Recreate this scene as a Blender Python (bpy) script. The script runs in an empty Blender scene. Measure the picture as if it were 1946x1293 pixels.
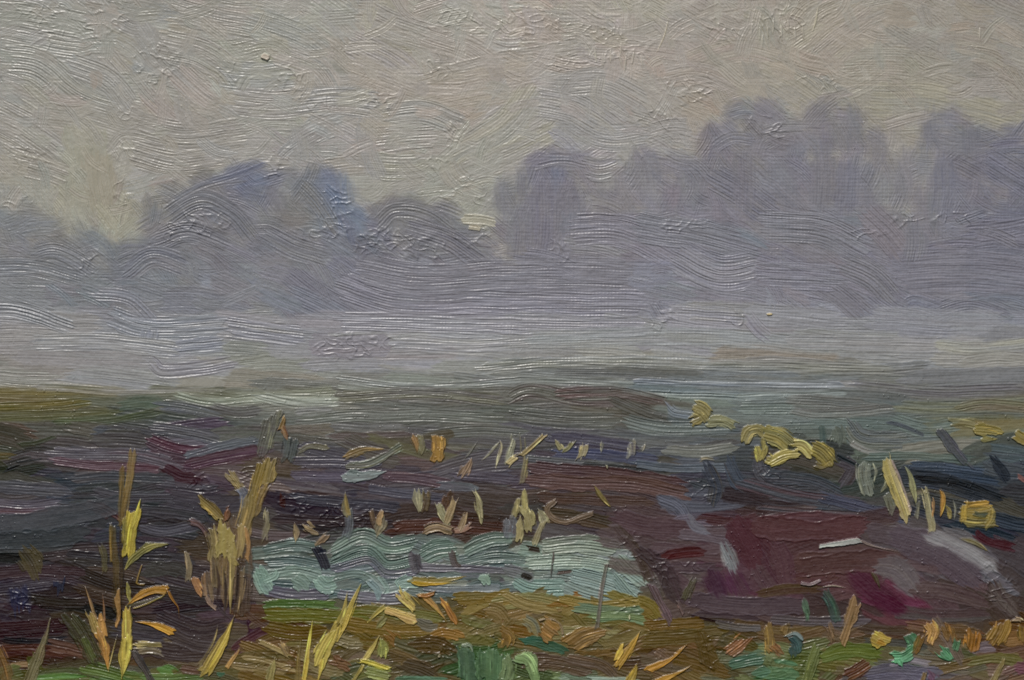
# An oil sketch of a stubble field under a grey sky, seen close up: every brush
# stroke is laid into one relief of paint (1 photograph pixel = 1 mm), and the
# relief is then cut into one mesh per painted thing / part.
import bpy, math, random
import numpy as np
from mathutils import Vector

SEED = 7
rng = np.random.default_rng(SEED)
random.seed(SEED)
PW, PH = 1946.0, 1293.0
KCOL = (1.245, 1.235, 1.205)          # pigment / seen-colour ratio (calibrated to the light)

# ----------------------------------------------------------------- the grid
def axis(n, fine, margin, coarse):
    inner = np.arange(0, n + fine, fine)
    out = np.arange(coarse, margin + coarse, coarse)
    return np.concatenate([-out[::-1], inner, inner[-1] + out]).astype(np.float32)
FINE = 1.2
XS = axis(PW, FINE, 440, 6.0)
YS = axis(PH, FINE, 280, 6.0)
GW, GH = len(XS), len(YS)
HGT = np.zeros((GH, GW), np.float32)
COL = np.zeros((GH, GW, 3), np.float32)
OWN = np.zeros((GH, GW), np.int32)
XMIN, XMAX, YMIN, YMAX = float(XS[0]), float(XS[-1]), float(YS[0]), float(YS[-1])

def hexc(s):
    s = s.lstrip('#')
    return np.array([int(s[i:i + 2], 16) / 255 for i in (0, 2, 4)], np.float32)

def sstep(a, b, x):
    t = np.clip((x - a) / (b - a), 0, 1)
    return t * t * (3 - 2 * t)

def lat(u, v, tab):
    nu, nv = tab.shape
    iu = np.floor(u).astype(np.int32); iv = np.floor(v).astype(np.int32)
    fu = u - iu; fv = v - iv
    fu = fu * fu * (3 - 2 * fu); fv = fv * fv * (3 - 2 * fv)
    a = tab[iu % nu, iv % nv]; b = tab[(iu + 1) % nu, iv % nv]
    c = tab[iu % nu, (iv + 1) % nv]; d = tab[(iu + 1) % nu, (iv + 1) % nv]
    return (a * (1 - fu) + b * fu) * (1 - fv) + (c * (1 - fu) + d * fu) * fv
TAB = rng.random((64, 64)).astype(np.float32)
TAB2 = rng.random((128, 128)).astype(np.float32)

def spline(pts, step):
    P = np.array(pts, np.float64)
    if len(P) == 1:
        P = np.vstack([P, P + [[6, 0]]])
    if len(P) > 2:
        Q = np.vstack([2 * P[0] - P[1], P, 2 * P[-1] - P[-2]])
        out = []
        for i in range(1, len(Q) - 2):
            p0, p1, p2, p3 = Q[i - 1], Q[i], Q[i + 1], Q[i + 2]
            n = max(2, int(np.hypot(*(p2 - p1)) / step))
            t = np.linspace(0, 1, n, endpoint=False)[:, None]
            out.append(0.5 * (2 * p1 + (p2 - p0) * t + (2 * p0 - 5 * p1 + 4 * p2 - p3) * t ** 2
                              + (3 * p1 - p0 - 3 * p2 + p3) * t ** 3))
        out.append(P[-1:])
        P = np.vstack(out)
    else:
        n = max(3, int(np.hypot(*(P[1] - P[0])) / step))
        P = P[0] + (P[1] - P[0]) * np.linspace(0, 1, n)[:, None]
    d = np.diff(P, axis=0)
    s = np.concatenate([[0], np.cumsum(np.hypot(d[:, 0], d[:, 1]))])
    T = np.gradient(P, axis=0)
    T /= np.hypot(T[:, 0], T[:, 1])[:, None] + 1e-9
    return P, T, s

# ----------------------------------------------------------------- one brush stroke
def stroke(own, pts, w, col, col2=None, mix=0.5, h=1.0, br=0.55, pitch=5.5, keep=0.35,
           rag=6.0, dry=0.0, tip='', lip=0.35, pick=0.12, jit=0.016, edge=0.12, soft=1.2, rnd=0.2, slant=0.25, wob=0.12, flat=0.0):
    """own: id of the painted part; pts: path in photo px (= mm); w: width; h: body of
    the paint; br: depth of the bristle furrows; rag: raggedness of the two ends;
    dry: how early the bristles run out; tip: 'e' pointed end, 's' pointed start, 'b' both;
    soft: how far the wet edge blends into its neighbours; rnd / slant: shape of the ends."""
    step = max(2.0, min(5.0, w * 0.2))
    P, T, s = spline(pts, step)
    L = s[-1]
    m = w * (0.62 + abs(slant) * .3) + rag + 3 + soft
    x0, x1 = P[:, 0].min() - m, P[:, 0].max() + m
    y0, y1 = P[:, 1].min() - m, P[:, 1].max() + m
    j0, j1 = np.searchsorted(XS, x0), np.searchsorted(XS, x1)
    i0, i1 = np.searchsorted(YS, y0), np.searchsorted(YS, y1)
    if j1 - j0 < 2 or i1 - i0 < 2:
        return
    X, Y = np.meshgrid(XS[j0:j1], YS[i0:i1])
    I, J = np.meshgrid(np.arange(i0, i1), np.arange(j0, j1), indexing='ij')
    cells = (I * GW + J).ravel()
    qx, qy = X.ravel(), Y.ravel()
    P = P.astype(np.float32); T = T.astype(np.float32); s = s.astype(np.float32)
    k = np.empty(qx.size, np.int64); dm2 = np.empty(qx.size, np.float32)
    ch = max(1, int(2e6 // len(P)))
    for a in range(0, qx.size, ch):
        dd = (qx[a:a + ch, None] - P[None, :, 0]) ** 2 + (qy[a:a + ch, None] - P[None, :, 1]) ** 2
        kk = dd.argmin(1)
        k[a:a + ch] = kk; dm2[a:a + ch] = dd[np.arange(len(kk)), kk]
    ok = np.nonzero(dm2 < (w * .56 + rag * .7 + 3) ** 2)[0]
    qx, qy, k, cells = qx[ok], qy[ok], k[ok], cells[ok]
    if cells.size < 4:
        return
    dx, dy = qx - P[k, 0], qy - P[k, 1]
    al = s[k] + dx * T[k, 0] + dy * T[k, 1]
    d = -dx * T[k, 1] + dy * T[k, 0]
    ou, ov = rng.random() * 60, rng.random() * 60
    d = d + (lat(al / 70 + ou, np.zeros_like(al) + ov, TAB) - 0.5) * min(w, 30) * wob + (lat(al / 21 + ov, d / 30 + ou, TAB) - .5) * min(1.0, w * .05)
    u = np.clip(al / max(L, 1e-6), 0, 1)
    f = 1 + (lat(al / 24 + ou + 2, np.zeros_like(al) + ov + 4, TAB) - .5) * edge * 1.6
    if tip in ('e', 'b'):
        f *= np.clip((1 - u) / 0.7, 0.04, 1) ** 0.75
    if tip in ('s', 'b'):
        f *= np.clip(u / 0.7, 0.04, 1) ** 0.75
    hw = w * 0.5 * f
    en = lat(al / 14 + ov, np.sign(d) * 3 + ou, TAB) * 0.65 + lat(al / 5 + ou, np.sign(d) * 7 + ov, TAB) * 0.35
    hwn = hw * (1 - edge * en * 1.3)
    bi = d / pitch
    r1 = lat(al / 85 + ou, bi + ov, TAB)
    r2 = lat(al / 42 + ov, bi * 1.9 + ou, TAB2)
    # hog bristles: nearly even furrows that wander, fade and double up
    wv = np.sin(2 * np.pi * (bi * .92 + 1.2 * lat(al / 230 + ov, bi * .3 + ou, TAB)))
    nn = 0.5 + 0.24 * wv * (0.25 + 1.1 * r1) + (r2 - .5) * .85
    crest = np.clip((nn - 0.30) / 0.5, 0, 1)
    ridge = np.clip(crest ** 1.3 * 1.5 - 0.55 - 0.8 * np.clip((0.30 - nn) / .3, 0, 1), -1.1, 1.0)
    sl = slant * (rng.random(2) - .5) * 2
    e0 = (lat(np.zeros_like(bi) + ov, bi * 1.1 + ou, TAB) - 0.5) * 2 * rag + d * sl[0]
    e1 = (lat(np.zeros_like(bi) + ou + 9, bi * 1.1 + ov, TAB) - 0.5) * 2 * rag + d * sl[1]
    t = d / np.maximum(hw, 0.3)
    rc = np.minimum(w * rnd, L * .45) * np.clip(t * t, 0, 1)   # the ends are a little round
    gap = np.minimum(np.minimum(hwn - np.abs(d), al - e0 - rc), (L - al) - e1 - rc)
    cov = sstep(-1.2, 1.2, gap)
    if soft > 1.5:
        wav = 1 + 1.2 * (r2 - .5)
        cov = sstep(-0.25 * soft, 0.75 * soft * 0.6, gap * wav)
        ccov = sstep(-0.5 * soft, soft, gap * wav)
    else:
        ccov = cov
    if dry > 0:
        thr = -1.1 + dry * 1.5 * np.clip((u - (1 - dry)) / max(dry, 1e-3), 0, 1)
        grain = (lat(qx / 3.4 + ou, qy / 3.4 + ov, TAB2) - .5) * 0.9
        dm = sstep(-0.16, 0.16, ridge + grain - thr)
        cov = cov * dm; ccov = ccov * dm
    cov = cov.astype(np.float32); ccov = ccov.astype(np.float32)
    if cov.max() < 0.2:
        return
    HF, CF, OF = HGT.reshape(-1), COL.reshape(-1, 3), OWN.reshape(-1)
    old = HF[cells]; oldc = CF[cells]
    prof = np.sqrt(np.clip(1 - (t * 0.9) ** 4, 0.0, 1))
    side = np.exp(-((np.abs(d) - hwn * 0.9) / max(1.3, w * 0.05)) ** 2)
    endl = np.exp(-((L - al - e1 - rc - 2.0) / 2.4) ** 2)
    load = 1 - 0.35 * u
    nh = h * load * (0.5 + 0.5 * prof) + br * ridge * (0.65 + .35 * load) + lip * h * (side * (0.3 + en) + 0.8 * endl * r1)
    nh = nh.astype(np.float32) + keep * (old * (1 - flat) + old.mean() * flat)
    HF[cells] = old + (nh - old) * cov
    c = np.empty((cells.size, 3), np.float32)
    st = lat(al / 130 + ou + 5, bi * 0.55 + ov, TAB)
    st2 = lat(al / 60 + ov + 5, bi * 1.7 + ou, TAB2)
    if col2 is None:
        c[:] = col
    else:
        mm = sstep(0.75 - mix * 0.9, 1.1 - mix * 0.9, st * 0.7 + st2 * 0.4)[..., None]
        c[:] = col * (1 - mm) + col2 * mm
    c *= 1 + (((st2 - 0.5) * 2 * jit + (st - 0.5) * jit)[..., None]) * 2.2
    c += (rng.random(3) - 0.5) * jit * 0.5
    if pick > 0:
        pk = (pick * 2 * lat(al / 40 + ou + 3, bi * .8 + ov, TAB2))[..., None]
        c = c * (1 - pk) + oldc * pk
    CF[cells] = oldc + (c - oldc) * ccov[..., None]
    OF[cells[cov > 0.5]] = own

def noisepatch(cx, cy, rx, ry):
    j0, j1 = np.searchsorted(XS, cx - rx), np.searchsorted(XS, cx + rx)
    i0, i1 = np.searchsorted(YS, cy - ry), np.searchsorted(YS, cy + ry)
    X, Y = np.meshgrid(XS[j0:j1], YS[i0:i1])
    return slice(i0, i1), slice(j0, j1), X, Y

def craggle(cx, cy, rx, ry, amp=1.0, size=9.0, ang=0.0, stretch=1.6):
    """the crusty little worms of paint a lifted brush leaves behind"""
    si, sj, X, Y = noisepatch(cx, cy, rx * 1.15, ry * 1.15)
    if X.size == 0:
        return
    ca, sa = math.cos(math.radians(ang)), math.sin(math.radians(ang))
    U = ((X - cx) * ca + (Y - cy) * sa) / stretch; V = -(X - cx) * sa + (Y - cy) * ca
    o = rng.random(4) * 50
    wu = (lat(U / 13 + o[0], V / 13 + o[1], TAB) - .5) * 12
    n = lat((U + wu) / size + o[2], (V - wu) / size + o[3], TAB2)
    n2 = lat((U - wu) / (size * .5) + o[1], V / (size * .5) + o[0], TAB2)
    rid = 1 - np.abs(n * 2 - 1) * 2.6
    rid = np.clip(rid, 0, 1) ** 1.3 * (0.4 + n2)
    mask = 1 - sstep(0.55, 1.05, np.sqrt(((X - cx) / rx) ** 2 + ((Y - cy) / ry) ** 2) + (lat(X / 22 + o[0], Y / 22 + o[2], TAB) - .5) * .6)
    HGT[si, sj] += (amp * rid * mask).astype(np.float32)

# ----------------------------------------------------------------- colour / direction fields
def parse_field(txt):
    out = []
    for ln in txt.strip().splitlines():
        y, rest = ln.split(':')
        for it in rest.split():
            x, c = it.split('=')
            out.append((float(x), float(y)) + tuple(hexc(c)))
    return np.array(out, np.float32)

def field_col(F, x, y, ax=1.0, p=3.0):
    x = min(max(x, -20), 1966); y = min(max(y, -20), 1310)
    d2 = ((F[:, 0] - x) * ax) ** 2 + (F[:, 1] - y) ** 2 + 60
    w = d2 ** (-p / 2)
    return (F[:, 2:5] * w[:, None]).sum(0) / w.sum()

def field_dir(D, x, y):
    d2 = (D[:, 0] - x) ** 2 + (D[:, 1] - y) ** 2 + 400
    w = d2 ** -2.0
    a = np.radians(D[:, 2]) * 2
    return math.atan2((np.sin(a) * w).sum(), (np.cos(a) * w).sum()) / 2

def inside(poly, x, y):
    if hasattr(poly, 'circles'):
        return any((x - a) ** 2 + (y - b) ** 2 < r * r for a, b, r in poly.circles)
    c = False
    n = len(poly)
    for i in range(n):
        x1, y1 = poly[i]; x2, y2 = poly[i - 1]
        if (y1 > y) != (y2 > y) and x < (x2 - x1) * (y - y1) / (y2 - y1) + x1:
            c = not c
    return c

def scatter(poly, dens, w, l):
    """jittered places for strokes all over a polygon, in a random order"""
    xs = [p[0] for p in poly]; ys = [p[1] for p in poly]
    sx, sy = l * dens, w * dens
    out = []
    y = min(ys)
    while y < max(ys) + sy:
        x = min(xs) - rng.random() * sx
        while x < max(xs) + sx:
            px, py = x + (rng.random() - .5) * sx, y + (rng.random() - .5) * sy
            if inside(poly, px, py):
                out.append((px, py))
            x += sx
        y += sy
    rng.shuffle(out)
    return out

def fill(own, poly, colf, dirf, w=(50, 90), l=(90, 190), dens=0.55, bend=0.35, djit=10, cj=0.02, ax=1.0, **kw):
    for (px, py) in scatter(poly, dens, sum(w) / 2, sum(l) / 2):
        ww = rng.uniform(*w); ll = rng.uniform(*l)
        a = dirf(px, py) + math.radians(rng.normal() * djit)
        b = rng.normal() * bend
        ca, sa = math.cos(a), math.sin(a)
        pts = []
        for q in (-.5, 0, .5):
            off = (0.25 - q * q) * b * ll * 0.6
            pts.append((px + ca * q * ll - sa * off, py + sa * q * ll + ca * off))
        if rng.random() < .35:
            pts = pts[::-1]
        c = colf(px, py)
        g = rng.normal() * cj
        warm = rng.normal() * cj * .5
        c = c + np.array([g + warm, g, g - warm], np.float32)
        c2 = c + np.float32(rng.normal() * cj) + rng.normal(size=3).astype(np.float32) * cj * .35
        k2 = dict(kw)
        k2['br'] = kw['br'] * rng.uniform(.2, 1.15)
        k2['pitch'] = kw.get('pitch', 5.5) * rng.uniform(.72, 1.05)
        if 'dry' in k2:
            k2['dry'] = kw['dry'] * rng.random()
        stroke(own, pts, ww, c, c2, **k2)
# ----------------------------------------------------------------- what is painted where
SKYC = parse_field("""
0: 0=97948a 300=918e82 600=989488 900=a09a8c 1200=a09a8c 1500=9e9686 1800=968f82 1946=8e877a
100: 0=96938a 250=949086 500=9a9688 750=a0988a 1000=a2988c 1200=a2978b 1450=9c9486 1600=9e9484 1900=948c7e
200: 0=969288 150=969084 300=989084 500=9a968a 700=9e968a 850=9e9486 1000=9c968c 1150=9c958b 1350=9a9082 1550=948e82 1750=948e80 1900=928c80
300: 0=969286 150=969282 300=948e82 420=928e86 600=928f88 800=9a968a 950=98968a 1100=948f8a 1250=928e86 1500=928c84 1900=908a80
420: 0=928e82 150=989484 230=989280 500=929088 850=989484 1946=8a8688
560: 0=848484 200=7c7e82 400=7e7f82 600=828286 800=86848a 1100=88858a 1300=86868c 1500=86858a 1700=7e7e84 1900=7a7c84
""")
CLOUDC = parse_field("""
330: 390=7c7a78 480=6e7080 560=767678 640=727a8c 1050=787580 1150=868282 1400=7c797e 1600=7c797e 1720=848284 1850=76747c
400: 300=7a7878 400=767478 560=787674 640=707888 760=7c7a7a 850=787678 960=7c7a7c 1040=787478 1150=807c80 1270=7c7980 1400=7a777e 1600=7a777c 1900=706f7a
480: 20=7a7a7c 120=7a7a78 250=72747a 400=787679 560=7a787c 700=6e6c74 820=767478 950=7a767c 1100=807d82 1300=807e84 1500=7c797e 1750=7c797e 1930=75737b
560: 0=828282 150=7c7e80 300=7a7c80 500=7e7e82 650=7a7880 800=7f7d84 1000=828086 1300=84828a 1500=828086 1700=7c7a82 1930=767880
""")
MISTC = parse_field("""
580: 0=828384 200=7e8084 400=808286 600=828288 800=88868c 1100=8a878c 1300=88868c 1500=86858a 1700=7f8086 1930=7c7e86
620: 0=8c8a88 200=848688 400=888888 600=86848a 800=8e8e92 1000=8e8d92 1200=8e8d90 1500=868588 1700=828388 1930=7e8086
660: 0=8c8884 200=86888a 400=888888 650=8a8a8a 900=929290 1100=8e8e8a 1300=8c8e8c 1500=8a8c8a 1750=888a8a 1890=96948a
700: 0=807d76 500=7d7d70 1000=76766c 1500=7a766c 1900=7a7773
""")
FIELDC = parse_field("""
700: 0=827f78 500=7d7d72 1000=76766c 1500=7a766c 1900=7a7773
730: 0=827e7a 250=767468 500=7a7a6c 800=707268 1100=70726c 1400=6e7270 1700=707068 1900=686462
760: 0=605432 120=645830 250=585842 400=6c6c56 520=767864 700=626258 900=605c50 1050=5c544a 1200=4e483e 1350=666c62 1500=686c64 1700=5c5e5a 1900=5c564a
800: 0=48403a 150=464a3a 300=3e423c 400=424246 500=504e46 650=626056 850=58584c 1000=54524c 1150=56564c 1300=545850 1500=62685e 1650=566058 1800=586058 1920=6e6034
850: 0=3e3e30 100=484444 250=42444c 350=5a565a 480=4e4c50 600=5c5c58 800=5c5846 950=54524c 1100=484652 1250=585850 1400=505456 1500=545242 1620=506058 1750=5e625e 1850=646c62 1940=5f6458
880: 0=303226 100=484042 250=46383e 330=4a2e38 430=4e3842 520=484238 650=4a424c 800=544244 950=484248 1100=424252 1250=3e4256 1400=4c4c4a 1550=464438 1700=424842 1850=343e4a 1940=3c4248
920: 0=343a40 100=46444a 200=3e4048 300=3c383e 350=3e2c34 450=52483a 600=4e4854 750=4a4248 900=443e46 1050=4e3c38 1200=4a3a38 1350=343c42 1500=3c3838 1650=4c4e44 1800=2a303c 1940=28303a
960: 0=524242 100=3e3a3e 170=38363a 300=36363a 400=3e3a40 550=362c36 700=3e3c48 900=342824 1050=42342e 1200=463636 1300=504e5a 1450=423234 1600=404248 1750=585440 1900=464230
1000: 0=2c3036 100=303438 200=34363a 300=343236 450=463e3a 600=342c2c 750=382822 900=3c2a22 1050=3e3026 1180=422e36 1300=584c54 1400=462c34 1500=442e34 1600=4a3036 1700=464248 1800=484650 1900=28303a
1050: 0=282a2c 100=2e2a2e 300=2e2a2e 400=463a30 520=4a4c44 700=4c4c48 860=4c4c48 1100=5a5a50 1200=605c58 1260=48363c 1400=482c36 1500=4a3036 1600=463236 1750=544e58 1850=6a6870 1940=4c3c40
1100: 0=2a2838 100=2c2024 200=2c2420 300=342e2e 400=3c3030 500=56545a 700=5c606e 950=5c5a60 1050=5a5a54 1150=605a50 1230=625c5a 1300=4e3c42 1400=5c324e 1500=463436 1600=52343e 1700=5c545e 1800=4c3e42 1930=423c40
1150: 0=2c202a 150=2e2824 250=382824 350=302828 450=3a2e30 550=545c38 650=5c5c46 800=5c5430 950=685a32 1100=6c5a34 1200=686032 1280=504444 1400=4a3a3e 1500=423032 1600=443634 1700=602842 1850=423434 1940=3e3634
1200: 0=2c1c20 150=342e28 300=383030 420=50402a 480=34202c 550=4e3e1c 700=544a22 850=564624 1000=5c4826 1100=625a38 1200=584a28 1350=4e462a 1450=54402c 1600=4c3e34 1700=4c3a32 1800=564838 1930=5c462c
1250: 0=3e261c 100=3c2820 200=403224 300=42362e 400=54442c 500=5c4e30 600=58482c 700=54483a 800=483c2a 880=384a30 950=425e38 1030=4a4238 1150=504028 1250=504038 1350=483c24 1450=4c5e4c 1550=4a542a 1650=4e5430 1720=545a54 1850=585038 1940=54443c
1293: 0=464628 100=4e542e 200=405a32 300=546038 400=504c32 500=584a2c 600=544c30 700=4e5438 800=483c2c 900=3c5636 1000=566c44 1100=5c6860 1200=504632 1300=5c4c30 1400=484e40 1500=485c3c 1600=503c30 1700=4e4a5c 1800=544846 1940=54403c
""")
SKYD = np.array([(60,50,15),(100,130,30),(60,270,35),(300,60,20),(500,30,20),(430,110,25),(330,150,35),(480,170,0),(300,290,5),
 (150,200,30),(560,120,40),(620,210,5),(200,370,75),(150,320,80),(740,60,30),(700,110,35),(870,130,-12),(780,230,-5),(780,300,0),(980,230,-30),
 (900,300,-28),(1100,190,25),(1180,100,85),(1350,40,35),(1480,50,88),(1550,60,-35),(1600,110,10),(1350,200,15),(1500,150,45),
 (1700,150,20),(1850,200,20),(1800,60,25),(1000,60,30),(1050,130,-15),(1250,160,20),(1650,60,-25),(1880,60,30)], float)
CLOUDD = np.array([(390,380,40),(450,350,20),(540,340,55),(620,400,60),(60,470,10),(140,470,20),(330,500,35),(450,500,20),(280,450,-30),(760,400,40),(900,430,45),
 (1040,380,88),(1040,460,88),(1130,310,0),(1200,330,70),(1270,370,88),(1350,330,86),(1450,260,35),(1400,370,35),(1600,260,75),
 (1600,330,88),(1750,340,88),(1880,270,-10),(1900,330,40),(1300,450,12),(1200,450,12),(1450,500,18),(1650,520,32),(1750,430,86),(1600,430,10),
 (600,540,30),(700,520,35),(850,520,5),(1000,540,3),(200,540,5),(400,570,8),(1900,500,3),(1100,540,2),(1250,530,4),(1850,440,0)], float)

PARTS = []                      # id -> (thing record, part name)
THINGS = []
def new_thing(name, label=None, cat=None, group=None, kind=None):
    t = dict(name=name, label=label, cat=cat, group=group, kind=kind, parts={})
    THINGS.append(t)
    return t
def part_id(t, part='.'):
    if part not in t['parts']:
        PARTS.append((t, part))
        t['parts'][part] = len(PARTS)
    return t['parts'][part]

L0, R0 = XMIN, XMAX
T_sky = new_thing('sky', 'pale warm grey overcast sky in thick crossing brush strokes', 'sky', kind='structure')
T_mist = new_thing('mist', 'pale grey band of mist lying along the horizon', 'mist', kind='structure')
T_far = new_thing('far_field', 'grey green strip of far field under the horizon mist', 'field', kind='structure')
T_plough = new_thing('ploughed_field', 'dark purple and slate ploughed field in the middle distance', 'field', kind='structure')
T_pool = new_thing('water', 'pale turquoise strip of water with wavy brushed ridges', 'water', kind='structure')
T_bank = new_thing('earth_bank', 'wine purple bank of bare earth at the right', 'bank', kind='structure')
T_grass = new_thing('ground', 'olive and ochre rough ground across the foreground', 'ground', kind='structure')

def cdir(D):
    return lambda x, y: field_dir(D, min(max(x, 0), 1946), max(y, 0))

# under-painting, then the sky
HGT[:] = 1.2
COL[:] = hexc('8c887c')
OWN[:] = part_id(T_sky)
for yy in range(GH):                                # thin washes under the field
    if YS[yy] > 735:
        for xx in range(0, GW, 24):
            COL[yy, xx:xx + 24] = field_col(FIELDC, float(XS[min(xx + 12, GW - 1)]), float(YS[yy]), .55) * .9
        OWN[yy] = part_id(T_far) if YS[yy] < 830 else (part_id(T_plough) if YS[yy] < 1230 else part_id(T_grass))
X2, Y2 = np.meshgrid(XS, YS)
tx = np.sin(X2 * 2 * np.pi / 6.6 + 2.5 * lat(X2 / 60, Y2 / 60, TAB) + 1.5 * lat(X2 / 14, Y2 / 120, TAB2))
ty = np.sin(Y2 * 2 * np.pi / 6.9 + 2.5 * lat(X2 / 70 + 9, Y2 / 70, TAB) + 1.5 * lat(X2 / 120, Y2 / 14, TAB2))
weave = tx * (.35 + .65 * lat(X2 / 17, Y2 / 40 + 5, TAB2)) + ty * (.35 + .65 * lat(X2 / 40 + 7, Y2 / 17, TAB2))
weave = (weave * 0.12 * sstep(.15, .8, lat(X2 / 210 + 3, Y2 / 180 + 7, TAB) + .22 * (X2 > 950))).astype(np.float32)

SKY = [(L0, YMIN), (R0, YMIN), (R0, 640), (L0, 640)]
skyc = lambda x, y: field_col(SKYC, x, y)
sid = part_id(T_sky)
fill(sid, SKY, skyc, cdir(SKYD), w=(50, 90), l=(80, 160), dens=.55, h=.7, br=.4, pitch=4.8, cj=.012, rag=12, soft=9, rnd=.4)
fill(sid, SKY, skyc, cdir(SKYD), w=(36, 84), l=(60, 140), dens=.66, h=.75, br=.46, pitch=4.9, cj=.012, rag=14, dry=.3, soft=9, rnd=.4, djit=20)
SC = 1.0                       # bristle furrows of the hand laid strokes
def S(T, txt, **base):
    """strokes written out one per line: path | width | colour[,colour] | options"""
    for ln in txt.strip().splitlines():
        f = [q.strip() for q in ln.split('|')]
        part = '.'
        if f[0][0].isalpha():
            part = f.pop(0)
        pts = [tuple(float(v) for v in p.split(',')) for p in f[0].split()]
        cols = [hexc(c) for c in f[2].split(',')]
        kw = dict(base)
        for o in (f[3].split() if len(f) > 3 else []):
            k, v = o.split('=')
            kw[k] = v if k == 'tip' else float(v)
        kw['br'] = kw.get('br', .55) * SC * kw.pop('scale', 1.0)
        kw.setdefault('pitch', 4.5)
        stroke(part_id(T, part), pts, float(f[1]), cols[0], cols[1] if len(cols) > 1 else None, **kw)

S(T_sky, """
-40,20 60,28 170,50 | 60 | 9a968b,8e8b80 | br=.75
-30,60 60,80 150,95 | 70 | 98958a,8f8c82 | br=.8
0,118 70,128 150,190 230,215 | 85 | 979488,8d8b82 | br=.75
-20,220 50,255 110,300 | 95 | 98948a,908c80 | br=.7
20,300 90,320 130,335 | 60 | 9c9686,8f897c | br=.7
70,215 160,228 240,250 | 70 | 948e82,9a948a | br=.3
150,230 170,300 176,400 | 90 | 999484,96907f | br=.25
200,400 185,330 180,290 | 70 | 99947f,948e7c | br=.45
330,20 420,45 520,60 | 64 | 9a968a,8f8c82 | br=.6
470,40 560,70 620,110 | 70 | 98958a,8e8c84 | br=.55
300,80 380,100 440,140 | 66 | 99958a,918b82 | br=.6
130,120 200,150 250,205 | 60 | 98948a,908d84 | br=.6
330,130 380,175 400,190 | 60 | 98938a,a0968a | br=.6
410,140 480,148 560,140 | 70 | 98958c,8f8d86 | br=.6
430,190 510,198 600,190 | 66 | 98948a,928e86 | br=.6
250,240 350,262 470,250 | 74 | 979286,8f8a80 | br=.65
250,290 330,310 420,300 | 60 | 958f83,8e897f | br=.6
520,100 600,130 640,190 | 56 | 98948a,a0988c | br=.5
560,200 640,192 720,200 | 66 | 9a968b,8f8d87 | br=.75
690,20 760,55 850,80 | 70 | 9e978a,959084 | br=.5
660,80 740,120 800,170 | 76 | 9d9588,98918a | br=.55
660,130 720,150 800,180 | 60 | a2988a,9c9284 | br=.3
800,70 900,105 960,160 | 70 | a0978a,9a9286 | br=.5
820,150 960,120 1080,100 | 50 | a29a8a,9a9488 | br=.35 lip=.9
1010,110 1100,130 1150,118 | 40 | a49a8c,a0968a | br=.7
800,190 900,170 1010,150 | 85 | a09686,9e9488 | br=.22
860,300 960,240 1020,165 | 70 | 989488,9e9886 | br=.4
880,330 980,290 1060,250 | 56 | 9c9886,969286 | br=.4 lip=.8
1020,180 1100,200 1180,250 | 100 | 9c978b,938f88 | br=.65 lip=.6
1060,160 1150,160 1230,200 | 60 | 9d968b,969088 | br=.6
1080,230 1150,262 1230,255 | 60 | 98938a,928f8a | br=.55
730,220 800,212 880,240 | 55 | 9b968a,918d84 | br=.7
710,270 780,262 830,258 | 60 | 9a958a,928e83 | br=.75
700,315 780,320 810,312 | 60 | 9d9888,928e83 | br=.75
690,230 700,290 720,340 | 40 | 97938a,918e87 | br=.6
850,300 862,330 880,350 | 60 | 9d9786,949082 | br=.5
560,250 570,290 575,340 | 50 | 948f86,8e8a84 | br=.5
1090,60 1190,80 1260,60 | 60 | 9e988a,989386 | br=.4
1130,95 1230,100 1300,110 | 70 | a4978b,9d9488 | br=.3
1300,20 1360,50 1420,70 | 70 | 9c9486,969082 | br=.45
1290,130 1400,95 1480,110 | 60 | a09486,9a9282 | br=.3
1420,20 1450,40 1465,85 | 50 | 98917f,928d80 | br=.4
1550,100 1600,60 1660,20 | 70 | a09684,9a9082 | br=.4 dry=.4
1440,130 1500,160 1560,200 | 80 | 938d81,989080 | br=.4
1420,110 1440,160 1470,200 | 40 | 8e8a82,928c80 | br=.35
1600,130 1720,130 1830,160 | 90 | 988f80,938d80 | br=.35
1650,190 1780,195 1946,240 | 80 | 938d80,98907e | br=.35
1250,150 1330,140 1400,170 | 50 | 9b9082,968e83 | br=.4
""", h=.8, rag=12, pick=.25, soft=7, rnd=.35, scale=.85, lip=.15)
# shorter touches that break up the long combed ones
fill(sid, [(L0, YMIN), (R0, YMIN), (R0, 420), (L0, 470)], skyc, cdir(SKYD), w=(16, 40), l=(26, 76), dens=1.25, bend=.5, djit=38, br=.42, pitch=4.4, h=.7, cj=.010, rag=9, soft=5, rnd=.5, dry=.5, pick=.3)
for a in [(300, 120, 60, 40), (235, 285, 40, 26), (60, 300, 50, 30), (320, 110, 30, 40), (560, 150, 40, 40), (590, 190, 40, 30), (245, 220, 30, 22), (720, 190, 60, 26), (230, 365, 24, 34), (30, 390, 40, 30),
          (840, 130, 40, 36), (870, 250, 24, 40), (830, 300, 26, 40), (880, 370, 60, 40), (1180, 95, 90, 40), (1080, 120, 70, 20), (1000, 45, 90, 40),
          (1380, 60, 60, 30), (1250, 220, 50, 40), (1320, 170, 60, 40), (1560, 150, 50, 30), (1480, 40, 60, 60), (100, 60, 40, 60), (440, 135, 25, 30), (70, 20, 60, 30), (200, 40, 70, 50), (860, 40, 60, 40), (1140, 40, 60, 36)]:
    craggle(*a, amp=1.05, size=9, ang=rng.uniform(-20, 60))
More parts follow.
